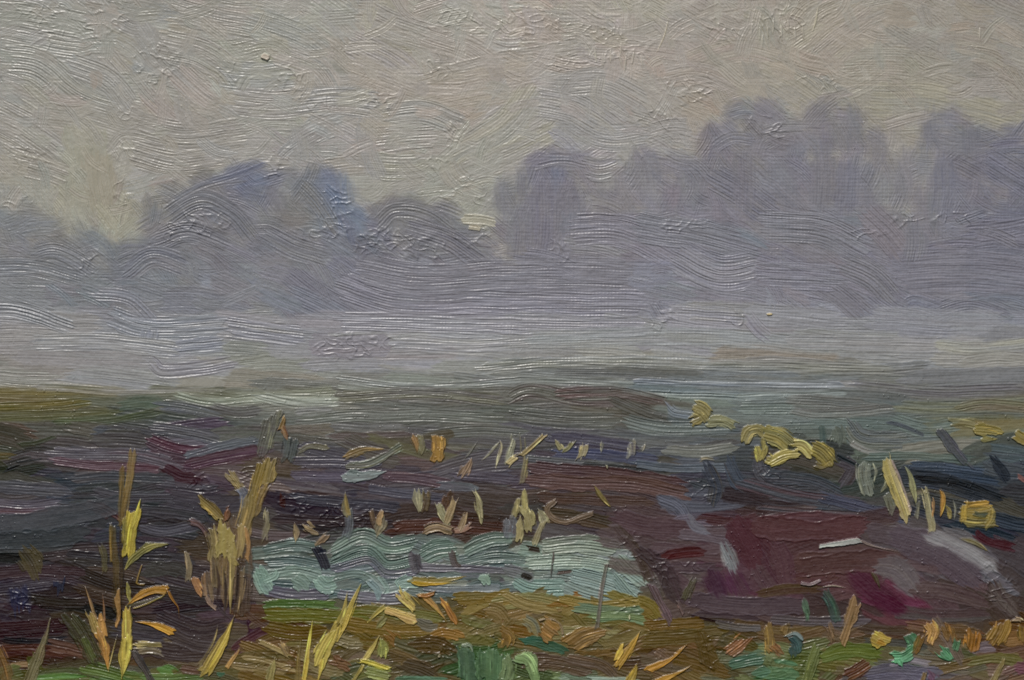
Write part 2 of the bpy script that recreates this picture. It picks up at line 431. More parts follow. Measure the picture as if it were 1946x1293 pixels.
# short ridged vertical drags that catch the light
for (x, y) in [(1430, 55), (1444, 62), (1458, 58), (1470, 50), (1484, 60), (1497, 48), (1510, 62), (1525, 60), (1449, 78), (1130, 105), (1145, 112), (1160, 106), (1175, 112), (1190, 118), (1205, 108), (1218, 116), (1180, 92), (1862, 62)]:
    stroke(sid, [(x, y - 12), (x + rng.normal() * 3, y + 16)], 5, hexc('b0a896'), h=2.0, br=.2, rag=4, tip='b', pick=.4)
S(T_sky, """
1555,12 1550,40 1544,62 | 7 | aca28a | h=2 br=.2 rag=6 tip=b
1270,38 1262,70 1248,100 | 4 | a89e84 | h=1.6 br=.1 tip=b
""")

# the misty trees, the far ones first: each crown is a cluster of rounded masses
def union(circles):
    class U(list): pass
    u = U([(min(c[0] - c[2] for c in circles), min(c[1] - c[2] for c in circles)), (max(c[0] + c[2] for c in circles), max(c[1] + c[2] for c in circles))])
    u.circles = [(a, b, c + 12) for a, b, c in circles]
    return u
def tree(label, circles, w=(28, 54), l=(36, 84), dens=.46, br=.42, dj=18, **kw):
    t = new_thing('tree', label, 'tree', 'misty lilac trees along the horizon')
    cf = lambda x, y: field_col(CLOUDC, x, y)
    def df(x, y):                       # dabs follow the round of the nearest mass near its rim
        c = min(circles, key=lambda c: math.hypot(x - c[0], y - c[1]) / c[2])
        r = math.hypot(x - c[0], y - c[1]) / c[2]
        a = field_dir(CLOUDD, min(max(x, 0), 1946), y)
        if r > .62 and y < c[1] and rng.random() < .8:
            a = math.atan2(y - c[1], x - c[0]) + math.pi / 2
        return a
    fill(part_id(t), union(circles), cf, df, w=w, l=l, dens=dens, br=br, pitch=4.8, h=.8, djit=dj, cj=.012, rag=7, soft=24, rnd=.7, slant=.1, pick=.2, **kw)
    return t
c_right = tree('broad misty tree with a flat dome, cut off by the right edge', [(1806, 282, 50), (1758, 345, 44), (1700, 395, 56), (1862, 315, 52), (1930, 305, 46), (2000, 305, 80), (2120, 330, 120), (2300, 360, 160), (1790, 395, 70), (1880, 400, 80), (1980, 410, 80)])
c_dome = tree('tall misty tree with a single round dome, just left of the pale notch', [(1588, 262, 50), (1546, 305, 46), (1630, 300, 44), (1590, 350, 62), (1550, 410, 60), (1620, 412, 46)])
c_high = tree('high misty tree with a bluish left shoulder, left of the round dome', [(1425, 252, 44), (1378, 290, 44), (1468, 290, 46), (1400, 355, 62), (1470, 370, 58), (1390, 420, 60)])
c_thin = tree('paler low misty tree with vertical brush lines, between the squarish and high trees', [(1240, 338, 40), (1195, 375, 36), (1288, 355, 42), (1250, 410, 60), (1310, 410, 44)])
c_tower = tree('dark squarish misty tree with a woven vertical texture, in the middle of the row', [(1045, 340, 42), (1000, 375, 38), (1095, 350, 44), (1010, 430, 54), (1080, 430, 64), (1130, 410, 40)])
c_small = tree('small arched misty tree in the dip right of the blue edged tree', [(765, 425, 42), (715, 455, 34), (830, 440, 40), (880, 470, 36), (730, 500, 56), (820, 500, 56), (910, 510, 44)], w=(26, 46), l=(36, 70))
c_blue = tree('broad double humped misty tree with a dark blue top edge and blue right flank', [(325, 410, 44), (400, 385, 46), (470, 360, 40), (540, 385, 46), (610, 380, 40), (640, 430, 42), (330, 470, 60), (440, 450, 70), (540, 460, 66), (610, 480, 56)])
c_low = tree('low rounded blue grey tree at the far left edge', [(-500, 500, 90), (-360, 470, 90), (-230, 480, 90), (-110, 450, 70), (-20, 455, 52), (50, 458, 42), (120, 484, 44), (180, 515, 46), (60, 540, 60), (-80, 550, 80), (250, 530, 44), (300, 520, 50)])
S(c_blue, """
330,385 390,352 470,338 | 24 | 70727c,7c7a7c | br=.5 dry=.4
400,345 450,330 505,312 | 22 | 666a7c,74747e | br=.4 dry=.5 rag=12
310,420 380,382 440,405 480,450 | 46 | 7a7876,6e6e72 | br=.6
290,460 360,440 440,470 | 50 | 777578,706f74 | br=.6
570,350 605,385 640,440 | 46 | 7a7876,72747a | br=.45
620,352 640,375 652,405 | 26 | 687488,747a8a | br=.4 dry=.4
645,405 662,430 672,465 | 24 | 606678,6c6e7c | br=.4
500,440 560,470 620,490 | 56 | 77757a,7d7b7c | br=.5
""", h=.9, pick=.3, soft=13, rag=12, rnd=.6)
S(c_small, """
715,430 750,400 810,408 860,440 | 40 | 7a7878,706e72 | br=.6
770,430 850,455 920,500 | 50 | 78767a,6e6c72 | br=.6
650,490 700,540 730,560 | 46 | 76747c,7c7a80 | br=.55
""", h=.9, pick=.3, soft=12, rag=12, rnd=.6)
S(c_tower, """
1030,340 1034,410 1030,480 | 60 | 7a767c,74717a | br=.35
1080,350 1084,410 1078,480 | 66 | 7a777d,757279 | br=.35
990,390 996,440 992,500 | 46 | 7c787d,78757c | br=.3
1020,318 1070,310 1110,318 | 18 | 8a8884,7e7c80 | br=.6
1110,306 1140,312 1172,302 | 30 | 8f8d8a,86848a | br=.7
1112,332 1140,338 1170,332 | 24 | 88868a,8e8c8c | br=.7
""", h=.8, pick=.35, soft=13, rag=12, rnd=.6)
S(c_high, """
1350,285 1390,262 1440,268 | 30 | 767680,7c7a80 | br=.4
1350,330 1400,360 1480,415 | 70 | 7a777d,74727a | br=.5
1410,290 1412,350 1410,410 | 50 | 7c7a7c,767378 | br=.3
""", h=.8, pick=.35, soft=14, rag=12, rnd=.6)
S(c_dome, """
1560,300 1562,340 1560,400 | 50 | 7b787e,767379 | br=.3
1610,300 1612,350 1608,410 | 56 | 7a777e,74727a | br=.3
""", h=.8, pick=.35, soft=14, rag=12, rnd=.6)
S(c_right, """
1790,290 1795,350 1790,420 | 56 | 7a787f,74727c | br=.3
1870,300 1920,330 1980,370 | 70 | 6e6d78,767480 | br=.4
1880,282 1920,275 1980,272 | 26 | 706f7a,787680 | br=.3
""", h=.8, pick=.35, soft=14, rag=12, rnd=.6)
S(c_low, """
60,490 110,480 180,520 | 50 | 7c7b7a,76767a | br=.5
240,520 290,490 360,510 | 50 | 72747c,7a797c | br=.5
-60,510 60,510 160,535 | 50 | 7c7c7c,75777b | br=.5
""", h=.8, pick=.35, soft=14, rag=12, rnd=.6)
S(T_sky, """
1692,215 1698,255 1692,285 | 36 | 968f86,928c84 | br=.3
1680,240 1730,225 1770,215 | 34 | 988f84,948c82 | br=.4
""", h=.8, pick=.25, soft=14, rag=10, rnd=.6)
T_lemon = new_thing('cream_dab', 'pale cream dab of sky light in the dip between two misty trees', 'dab of light')
S(T_lemon, """
885,430 912,434 | 13 | a89e82,9a947e | h=1.6 rag=8 soft=3
878,415 915,418 940,424 | 22 | 9c9684,a09a86 | h=1.2
""")
# the lower, mistier belt of the wood and the mist below it
T_bankc = new_thing('tree_belt', 'long level lilac grey belt of mist drowned trees under the round crowns', 'tree belt')
bc = part_id(T_bankc)
fill(bc, [(L0, 560), (250, 560), (560, 530), (680, 530), (960, 500), (1160, 440), (1500, 440), (R0, 440), (R0, 600), (1500, 600), (600, 600), (L0, 585)],
     lambda x, y: field_col(CLOUDC, x, y), cdir(CLOUDD), w=(34, 70), l=(80, 180), dens=.52, br=.46, pitch=4.8, h=.75, djit=6, cj=.010, soft=9, rag=14, rnd=.4)
fill(bc, [(L0, 560), (250, 560), (560, 530), (960, 500), (1160, 450), (R0, 450), (R0, 570), (L0, 585)],
     lambda x, y: field_col(CLOUDC, x, y), cdir(CLOUDD), w=(14, 34), l=(30, 90), dens=1.4, br=.4, pitch=4.4, h=.7, djit=24, cj=.010, soft=5, rag=9, rnd=.5, dry=.4, pick=.3)
S(T_bankc, """
640,540 760,575 950,575 1230,580 | 70 | 7f7d83,86848c | br=.65
680,510 800,530 1000,520 1200,525 | 70 | 807e85,7a787f | br=.5
1080,440 1180,440 1290,490 | 70 | 7e7b82,84828a | br=.6
1200,430 1320,450 1440,480 | 70 | 807e84,7a787e | br=.6
1440,430 1560,440 1650,480 | 70 | 7b797f,807e84 | br=.6
1280,480 1360,520 1440,510 | 80 | 84828a,8a888c | br=.7
1440,520 1520,525 1600,530 | 60 | 85848a,7e7c84 | br=.5
1600,500 1660,530 1700,570 | 60 | 78757a,7e7b7e | br=.5
1700,520 1820,515 1980,530 | 90 | 74727a,7a7880 | br=.3
1740,420 1742,460 1735,500 | 50 | 7e7c80,78767c | br=.5
1400,440 1430,450 1460,470 | 26 | 787e86,7e8288 | br=.2
1720,585 1740,575 1790,592 | 34 | 72747e,7c7e86 | br=.4
1245,580 1262,610 1268,625 | 40 | 78757d,7e7c82 | br=.5
""", h=.8, pick=.3, soft=6, rag=14, rnd=.4)
mid = part_id(T_mist)
mistc = lambda x, y: field_col(MISTC, x, y, .6)
hdir = lambda x, y: math.radians(2.0 + 2 * math.sin(x / 170.0))
fill(mid, [(L0, 585), (600, 605), (1300, 605), (R0, 590), (R0, 715), (L0, 735)], mistc, hdir, w=(26, 60), l=(140, 300), dens=.52, bend=.08, djit=2, br=.45, h=.7, pitch=4.9, cj=.010, soft=7, rag=16, rnd=.5)
S(T_mist, """
-40,590 30,590 140,625 | 36 | 868788,7c7e80 | br=.95
180,560 250,570 300,620 | 30 | 82848a,7a7c82 | br=.6
205,600 290,625 430,618 | 50 | 84868a,7d7f86 | br=.75
285,620 300,660 430,655 | 40 | 868688,80828a | br=.75
430,620 500,630 580,640 | 46 | 8c8a88,84848a | br=.8
60,650 200,650 340,668 | 40 | 88888a,8e8c8a | br=.6
290,690 320,705 450,690 | 34 | 88868a,7e7d82 | br=.7
640,610 900,615 1230,620 | 44 | 8d8c92,86848a | br=.7
740,650 900,660 1060,650 | 36 | 939390,8c8c8e | br=.6
1000,645 1300,640 1600,660 | 40 | 8d8d8a,8a8c8c | br=.4
1300,590 1360,595 1405,598 | 40 | 8e8a86,86848a | br=.6
1420,600 1440,625 1460,640 | 34 | 86848c,8c8a8e | br=.4
1500,650 1700,655 1800,655 | 36 | 878888,8c8c8a | br=.35
1780,655 1870,662 1980,650 | 30 | 9a988a,8e8e86 | br=.4
1820,690 1900,680 1990,690 | 34 | 8c8a84,84827c | br=.4
1455,555 1466,575 1470,590 | 22 | 888c94,84868c | br=.2
""", h=.8, pick=.3, soft=6, rag=14, rnd=.4)
S(T_mist, """
590,655 660,660 740,655 | 46 | 868086,7e7a80 | br=.2
""", h=.6)
for a in [(640, 395, 40, 50), (620, 440, 60, 30), (330, 430, 60, 34), (400, 420, 50, 30), (720, 460, 56, 30), (820, 470, 70, 26), (745, 455, 50, 28), (665, 655, 86, 30), (700, 655, 70, 24), (1060, 480, 24, 30), (1300, 430, 60, 16), (1260, 605, 30, 26),
          (170, 500, 36, 30), (1720, 420, 50, 16), (1820, 415, 60, 14), (1640, 445, 50, 16), (1400, 610, 22, 26), (1460, 240, 50, 24), (900, 450, 40, 24), (520, 320, 40, 22)]:
    craggle(*a, amp=1.35, size=10, ang=rng.uniform(-10, 40))
stroke(mid, [(1455, 598), (1470, 597)], 8, hexc('b09c6c'), h=2.2, rag=3, tip='b')
stroke(sid, [(498, 106), (512, 111)], 11, hexc('b0a492'), h=4.5, br=.1, rag=1, pick=0)

# far field
fid = part_id(T_far)
fieldc = lambda x, y: field_col(FIELDC, x, y, .55)
fill(fid, [(L0, 740), (300, 740), (700, 722), (1100, 695), (1500, 690), (1850, 705), (R0, 705), (R0, 860), (L0, 830)], fieldc, hdir, w=(16, 40), l=(150, 320), dens=.55, bend=.10, djit=2.5, br=.5, h=.9, cj=.012, soft=9, rag=16, rnd=.8, slant=.8)
S(T_far, """
-40,750 70,752 170,750 | 18 | 70602c,625636 | br=.5
-40,775 80,773 170,765 | 24 | 63561f,54502c | br=.5
-20,795 70,792 230,785 | 22 | 44482e,54522e | br=.4
100,802 200,800 310,782 | 18 | 3e442c,4c5234 | br=.5
60,735 250,745 420,742 | 18 | 74725c,807c70 | br=.4
220,770 280,765 320,770 | 30 | 4a5242,445040 | br=.3
330,750 410,766 500,758 640,760 | 20 | 949680,7c806c | br=.7 lip=1.0
480,750 560,765 640,764 | 24 | 787a68,8a8c7c | br=.8
300,768 360,776 420,790 | 26 | 4e4e52,585856 | br=.6
400,775 450,785 500,780 | 26 | 48443c,524e48 | br=.4
560,785 620,780 640,775 | 22 | 66665e,78766e | br=.6
640,722 800,735 1000,725 1200,730 | 18 | 74766a,82847a | br=.8 lip=.8
640,735 760,745 880,742 | 14 | 8e8e7c,7c7e72 | br=.8
900,702 1100,688 1400,694 1700,702 | 30 | 7a7968,7f7d70 | br=.8 soft=14
1200,725 1400,730 1600,732 | 16 | 70777a,868a88 | br=.9
1170,745 1300,752 1420,756 | 16 | 8c8e80,7a8078 | br=.9 lip=.8
1400,755 1500,752 1600,748 | 18 | 8a9084,767c74 | br=.8
640,755 800,748 960,762 | 30 | 5a554e,62604c | br=.6
560,800 700,790 960,795 | 30 | 5c5c50,64645a | br=.6
960,760 1010,742 1110,760 1200,752 | 36 | 564a44,5c5a4e | br=.7
1060,750 1160,745 1270,765 | 26 | 4e443c,5a4640 | br=.5 lip=.9
980,790 1080,800 1180,800 | 40 | 56564c,5e5e52 | br=.7
1160,760 1230,790 1270,800 | 36 | 4a463c,52504a | br=.6
1180,800 1260,815 1400,812 | 34 | 5a5e58,666a60 | br=.6
1265,770 1280,785 1310,790 | 26 | 646c70,70767a | br=.7
1400,780 1500,778 1620,790 | 30 | 646a60,70766a | br=.7
1500,760 1580,765 1660,768 | 30 | 5a5850,646258 | br=.6
1500,778 1560,785 1700,775 | 26 | 605e56,6a6a60 | br=.7
1620,730 1780,745 1946,740 | 26 | 66645c,5e5a58 | br=.5
1700,770 1800,775 1980,765 | 30 | 5c5c54,686650 | br=.5
1820,778 1880,770 1980,778 | 26 | 6a5e4a,605a40 | br=.5
1700,800 1760,815 1820,810 | 40 | 626c62,586258 | br=.5
560,820 650,838 780,836 | 30 | 68685e,787870 | br=.8
800,830 900,820 1000,825 | 26 | 58584e,626256 | br=.6
1440,815 1500,808 1560,806 | 14 | 6a7060,58605a | br=.6
""", h=1.0, pick=.25, soft=6, rag=14, rnd=.8, slant=.8)

# ploughed middle distance
pid = part_id(T_plough)
fill(pid, [(L0, 800), (480, 810), (900, 850), (1300, 855), (1700, 840), (R0, 850), (R0, 1010), (1200, 1010), (500, 1180), (460, 1270), (L0, 1270)], fieldc, lambda x, y: math.radians(3 + 7 * math.sin(x / 120.0 + y / 60)), w=(20, 54), l=(80, 210), dens=.55, bend=.25, djit=6, br=.44, h=1.1, cj=.026, soft=4, rag=14, rnd=.7, slant=.8)
S(T_plough, """
285,812 340,818 420,838 | 26 | 58575c,4c4c54 | br=.9
275,835 330,855 400,862 | 36 | 50303c,4a3a42 | br=.8
355,868 420,850 495,838 | 24 | 5c6068,545a62 | br=.6
355,885 420,870 495,858 | 30 | 54384a,48303a | br=.7
90,862 170,866 260,868 340,888 | 34 | 54464e,58545c | br=.8
100,875 180,885 300,890 | 22 | 54343e,5c464e | br=.7
305,895 345,912 380,915 | 36 | 42222c,381e26 | br=.4
-20,893 30,890 | 12 | 1c2216 | br=.2
-20,870 25,868 | 20 | 5e4e2a,4c482c | br=.4
35,878 75,873 | 5 | 14181a
10,895 30,888 | 8 | 12160f
30,845 70,842 110,828 | 10 | 363c2a | br=.3
-20,925 60,930 130,935 | 30 | 504e56,46464e | br=.7
-20,955 60,960 110,955 | 24 | 4e464e,54505a | br=.7
-10,970 50,972 90,970 | 14 | 6a4844,54424a | br=.5
130,910 230,906 330,912 | 24 | 504c4e,3e4046 | br=.7
180,935 240,945 330,945 | 24 | 3e3c42,48484e | br=.6
165,962 195,970 220,985 | 28 | 502c2c,3c2428 | br=.6
300,920 380,930 420,925 | 20 | 403c42,4c4a50 | br=.5
-60,1000 80,990 240,955 | 44 | 3a4044,42464a | br=.08 h=1.6
-60,1030 70,1030 170,1010 | 44 | 3c4144,34393c | br=.08 h=1.6
-60,1048 60,1046 140,1040 | 12 | 34383a,3c3e40 | br=.2 lip=1
120,1055 220,1062 320,1066 | 24 | 38322e,2e2a2e | br=.6
260,970 320,975 390,985 | 26 | 403e44,36363a | br=.5
270,1000 310,1010 370,1000 | 24 | 3e3c42,4a4850 | br=.6
560,880 640,880 720,890 | 26 | 54505a,4a4650 | br=.8
550,905 640,908 700,910 | 26 | 504a5a,565260 | br=.6
730,905 800,910 860,922 | 26 | 644a4a,54424a | br=.7
700,930 760,938 850,945 | 22 | 42424e,4c4c58 | br=.7
830,925 870,925 900,930 | 22 | 5e686c,54565e | br=.4
860,900 920,905 980,912 | 22 | 4a444e,524c56 | br=.7
550,945 640,955 760,965 | 26 | 40404a,36343e | br=.6
520,985 640,990 740,990 | 26 | 382a2c,30262a | br=.5
740,1005 860,1000 980,1010 | 34 | 3c2820,4a2e24 | br=.5
1040,830 1120,835 1200,845 | 24 | 464454,54545c | br=.6
1050,862 1140,864 1250,875 | 26 | 484a60,404460 | br=.6
1000,872 1100,880 1180,885 | 16 | 5c6060,4c4e52 | br=.7
1100,882 1170,888 1260,900 | 14 | 34362e,2e3030 | br=.4
1000,885 1060,893 1160,900 1300,920 | 30 | 54403e,4a3432 | br=.8 lip=1.2
1000,912 1100,920 1200,920 1310,940 | 34 | 523c32,5c4640 | br=.8
1020,945 1120,950 1240,955 | 26 | 443430,4c3830 | br=.6
1020,975 1100,985 1180,1000 | 34 | 3e3424,4a3a26 | br=.5
1250,945 1292,966 1312,1005 | 34 | 484a54,5c5e6a | br=.8 soft=8 dry=.3
1320,985 1290,990 1350,1000 | 24 | 605864,6a6470 | br=.5
1260,855 1330,860 1400,850 | 26 | 646860,70726a | br=.7
1200,880 1280,890 1400,890 | 20 | 46505a,566068 | br=.6
1340,880 1360,925 1355,960 | 34 | 44423e,343a44 | br=.5
1380,870 1400,910 1420,930 | 34 | 463c36,3c4450 | br=.6
1440,870 1450,900 1480,920 | 34 | 40424a,4a4a4e | br=.6
1400,915 1500,940 1640,960 | 34 | 4e3c40,44464c | br=.7
1450,905 1540,915 1600,940 | 30 | 44444a,3c4248 | br=.7
1590,875 1620,890 1600,930 | 36 | 3e3434,464048 | br=.4
1440,965 1560,975 1680,985 | 20 | 4c3c3e,3e4048 | br=.8
1560,945 1640,965 1740,990 | 26 | 48485a,3c3e4c | br=.7
1560,805 1564,830 1560,850 | 16 | 3c4c4c,4c5854
1585,808 1592,830 1588,852 | 34 | 545c54,5e665c | br=.5
1503,828 1535,830 | 16 | 464a46
1610,805 1640,835 1720,838 | 44 | 6a6e66,5c6264 | br=1.0
1615,842 1650,858 1690,862 | 14 | 98948a,7c7e78 | br=.5
1690,803 1720,812 1752,826 | 11 | 464c56
1640,870 1750,868 1850,876 | 20 | 5e6c62,4c5a54 | br=.7
1730,885 1800,890 1870,900 | 24 | 303a48,3c4858 | br=.8
1740,905 1820,905 1900,915 | 22 | 28323e,303c4c | br=.7
1870,880 1890,890 1950,900 | 40 | 343c44,444a50 | br=.5
1590,866 1615,878 1640,890 | 10 | 1c2226
1745,913 1830,922 1900,945 | 12 | 1a1c1a,26261e | br=.2
1770,925 1860,945 1980,990 | 42 | 4c493e,423f36 | br=.7 lip=.6
1700,905 1790,915 1900,950 | 44 | 262c34,303640 | br=.6
1740,950 1800,965 1880,985 | 50 | 2c3036,363a38 | br=.6
1690,960 1760,985 1850,1010 | 30 | 343640,2a2e38 | br=.6
1735,908 1830,920 1910,948 | 15 | 14171a,1c2024 | br=.3 soft=1.5
1880,868 1900,890 1915,915 | 26 | 262c36,1e242c | br=.4
1885,985 1930,995 1980,1000 | 34 | 28303c,343c48 | br=.7
1800,1000 1860,1010 1930,1030 | 30 | 262e3a,1e2832 | br=.7
1880,1025 1930,1050 1980,1060 | 34 | 4a2c34,3c242c | br=.5
1935,905 1948,915 | 12 | 7a5048
535,940 538,962 | 16 | 3c1c18,2a1412
300,1080 360,1090 420,1100 | 40 | 322a2c,3c3434 | br=.5
280,1120 330,1130 400,1140 | 40 | 34302e,2e2a2c | br=.4
270,1085 330,1082 355,1098 | 34 | 3c3c38,34342f | br=.2
-20,1090 60,1085 160,1090 | 30 | 2e2226,3a2c30 | br=.5
40,1045 60,1070 70,1095 | 56 | 3c3428,48402c | br=.4
25,1115 30,1140 32,1165 | 30 | 30304e,2a2a40 | br=.7 soft=8
46,1112 48,1135 50,1160 | 26 | 363656,2c2c44 | br=.7 soft=8
112,1100 110,1125 | 28 | 2a2c46,242a3c
-20,1200 60,1195 130,1190 | 40 | 2a181e,301c20 | br=.5
0,1215 50,1220 130,1215 | 18 | 1a1a20,201a1c | br=.5
-20,1240 60,1235 140,1245 | 30 | 3c1e1c,4a2c22 | br=.6
90,1225 140,1235 190,1248 | 30 | 6a4a38,54382c | br=.6
20,1265 55,1262 | 14 | a48c64,846a48
300,1170 380,1200 430,1190 | 50 | 3a3032,332a2c | br=.4
280,1230 340,1240 400,1240 | 40 | 443a3a,3c3232 | br=.4
310,1200 380,1225 430,1230 | 36 | 3c3234,463c3c | br=.4
470,1150 485,1180 490,1240 | 40 | 3c1e30,321826 | br=.4
""", h=1.3, pick=.14, soft=2.4, rag=12, rnd=.6, slant=.6, edge=.2, scale=.72)
for a in [(660, 985, 60, 30), (640, 960, 40, 20), (560, 955, 40, 30), (470, 900, 40, 30), (700, 1000, 60, 20), (1340, 930, 30, 30), (380, 920, 30, 22), (1460, 900, 40, 20), (450, 1040, 40, 60), (40, 1140, 40, 40)]:
    craggle(*a, amp=1.7, size=9)

# pale turquoise water
fill(part_id(T_pool), [(500, 1040), (700, 1030), (1180, 1035), (1225, 1110), (1180, 1140), (500, 1130)], lambda x, y: hexc('5c6a64') * (1.0 + .16 * (x > 980)), lambda x, y: math.radians(8 * math.sin(x / 40.0)), w=(16, 30), l=(50, 110), dens=.55, br=.7, h=1.4, djit=6, cj=.03, rag=8, soft=3, rnd=.6)
S(T_pool, """
500,1045 560,1035 605,1042 | 30 | 5e786e,4a5e58 | br=1.1
505,1070 560,1068 605,1076 | 28 | 5c766c,4c605c | br=1.1
500,1095 560,1088 610,1098 | 30 | 62766a,6e8678 | br=.7
630,1045 690,1018 740,1038 790,1030 | 40 | 66826f,54685e | br=1.1
630,1070 695,1046 735,1075 790,1066 | 28 | 5e786c,4e645c | br=1.2
632,1082 700,1066 735,1092 790,1086 | 22 | 565c66,5c5a68 | br=1.1
800,1060 830,1045 868,1040 | 44 | 627c6c,546c60 | br=1.0
880,1050 930,1028 975,1024 | 36 | 667f6f,54685c | br=1.0
880,1072 940,1060 1000,1064 | 26 | 6c8676,546660 | br=1.1
790,1080 880,1080 990,1086 | 18 | 5c5864,68646e | br=.8
985,1040 1010,1045 1030,1055 | 34 | 6e8474,627268
1030,1042 1100,1034 1175,1045 | 42 | 84927e,74826f | br=1.0
1000,1072 1090,1068 1165,1076 | 34 | 8ca08c,7a8c7c | br=1.0
975,1100 1010,1116 1075,1118 | 40 | 789a8c,6a8a7e | br=.9
960,1082 985,1088 1015,1100 | 24 | 646868,5a5c60 | br=.5
1085,1090 1140,1105 1215,1135 | 44 | 768c86,809690 | br=1.0
1070,1110 1120,1130 1190,1142 | 26 | 687c76,788c82 | br=.9
1170,1060 1200,1090 1228,1110 | 40 | 869c8a,748a7c | br=1.1
1165,1095 1190,1125 1205,1140 | 26 | 80988a,6c827a | br=1.0
625,1100 680,1090 720,1110 | 22 | 6c8478,5c7068 | br=.8
700,1100 730,1120 780,1110 | 24 | 66747a,7a8c86 | br=.8
720,1095 735,1120 725,1140 | 14 | 7e9a8e | br=.8
495,1120 560,1130 630,1128 | 26 | 5c5668,544e5e | br=.7
640,1130 720,1138 780,1136 | 26 | 60606c,6a6874 | br=.7
800,1115 860,1120 950,1118 | 18 | 646870,747c80 | br=.6
488,1080 500,1110 512,1128 | 40 | 86a892,6c8c7a | br=.6 h=2.4
525,1082 522,1095 500,1105 | 20 | 789886
558,1100 575,1110 582,1122 | 36 | 76927f,667f70 | br=.5 h=2
605,1098 620,1112 640,1108 | 36 | 80a08e,6e8c7c | br=.5 h=2
700,1105 715,1118 722,1138 | 16 | 6e8686
780,1095 760,1108 800,1112 | 18 | 7a968a,84a28f
912,1097 924,1100 930,1110 | 24 | 86a88e,74947c | br=.3 h=3
""", h=1.7, pick=.2, lip=.6, soft=1.8, rag=6, rnd=.35, slant=.5, edge=.2)
S(T_plough, """
600,1040 612,1060 620,1080 | 20 | 3a3a44,26262e | h=2
605,1050 618,1048 | 10 | 20222c
1000,1041 1026,1046 | 11 | 30261a
1055,1090 1084,1086 | 7 | 4a3a30
990,1092 1008,1098 | 11 | 241e1a
785,1050 790,1075 795,1085 | 24 | 48444a,5a565c | h=1.6 br=.9
858,1050 862,1070 870,1080 | 16 | 44342a,544a48 | h=1.6
""")

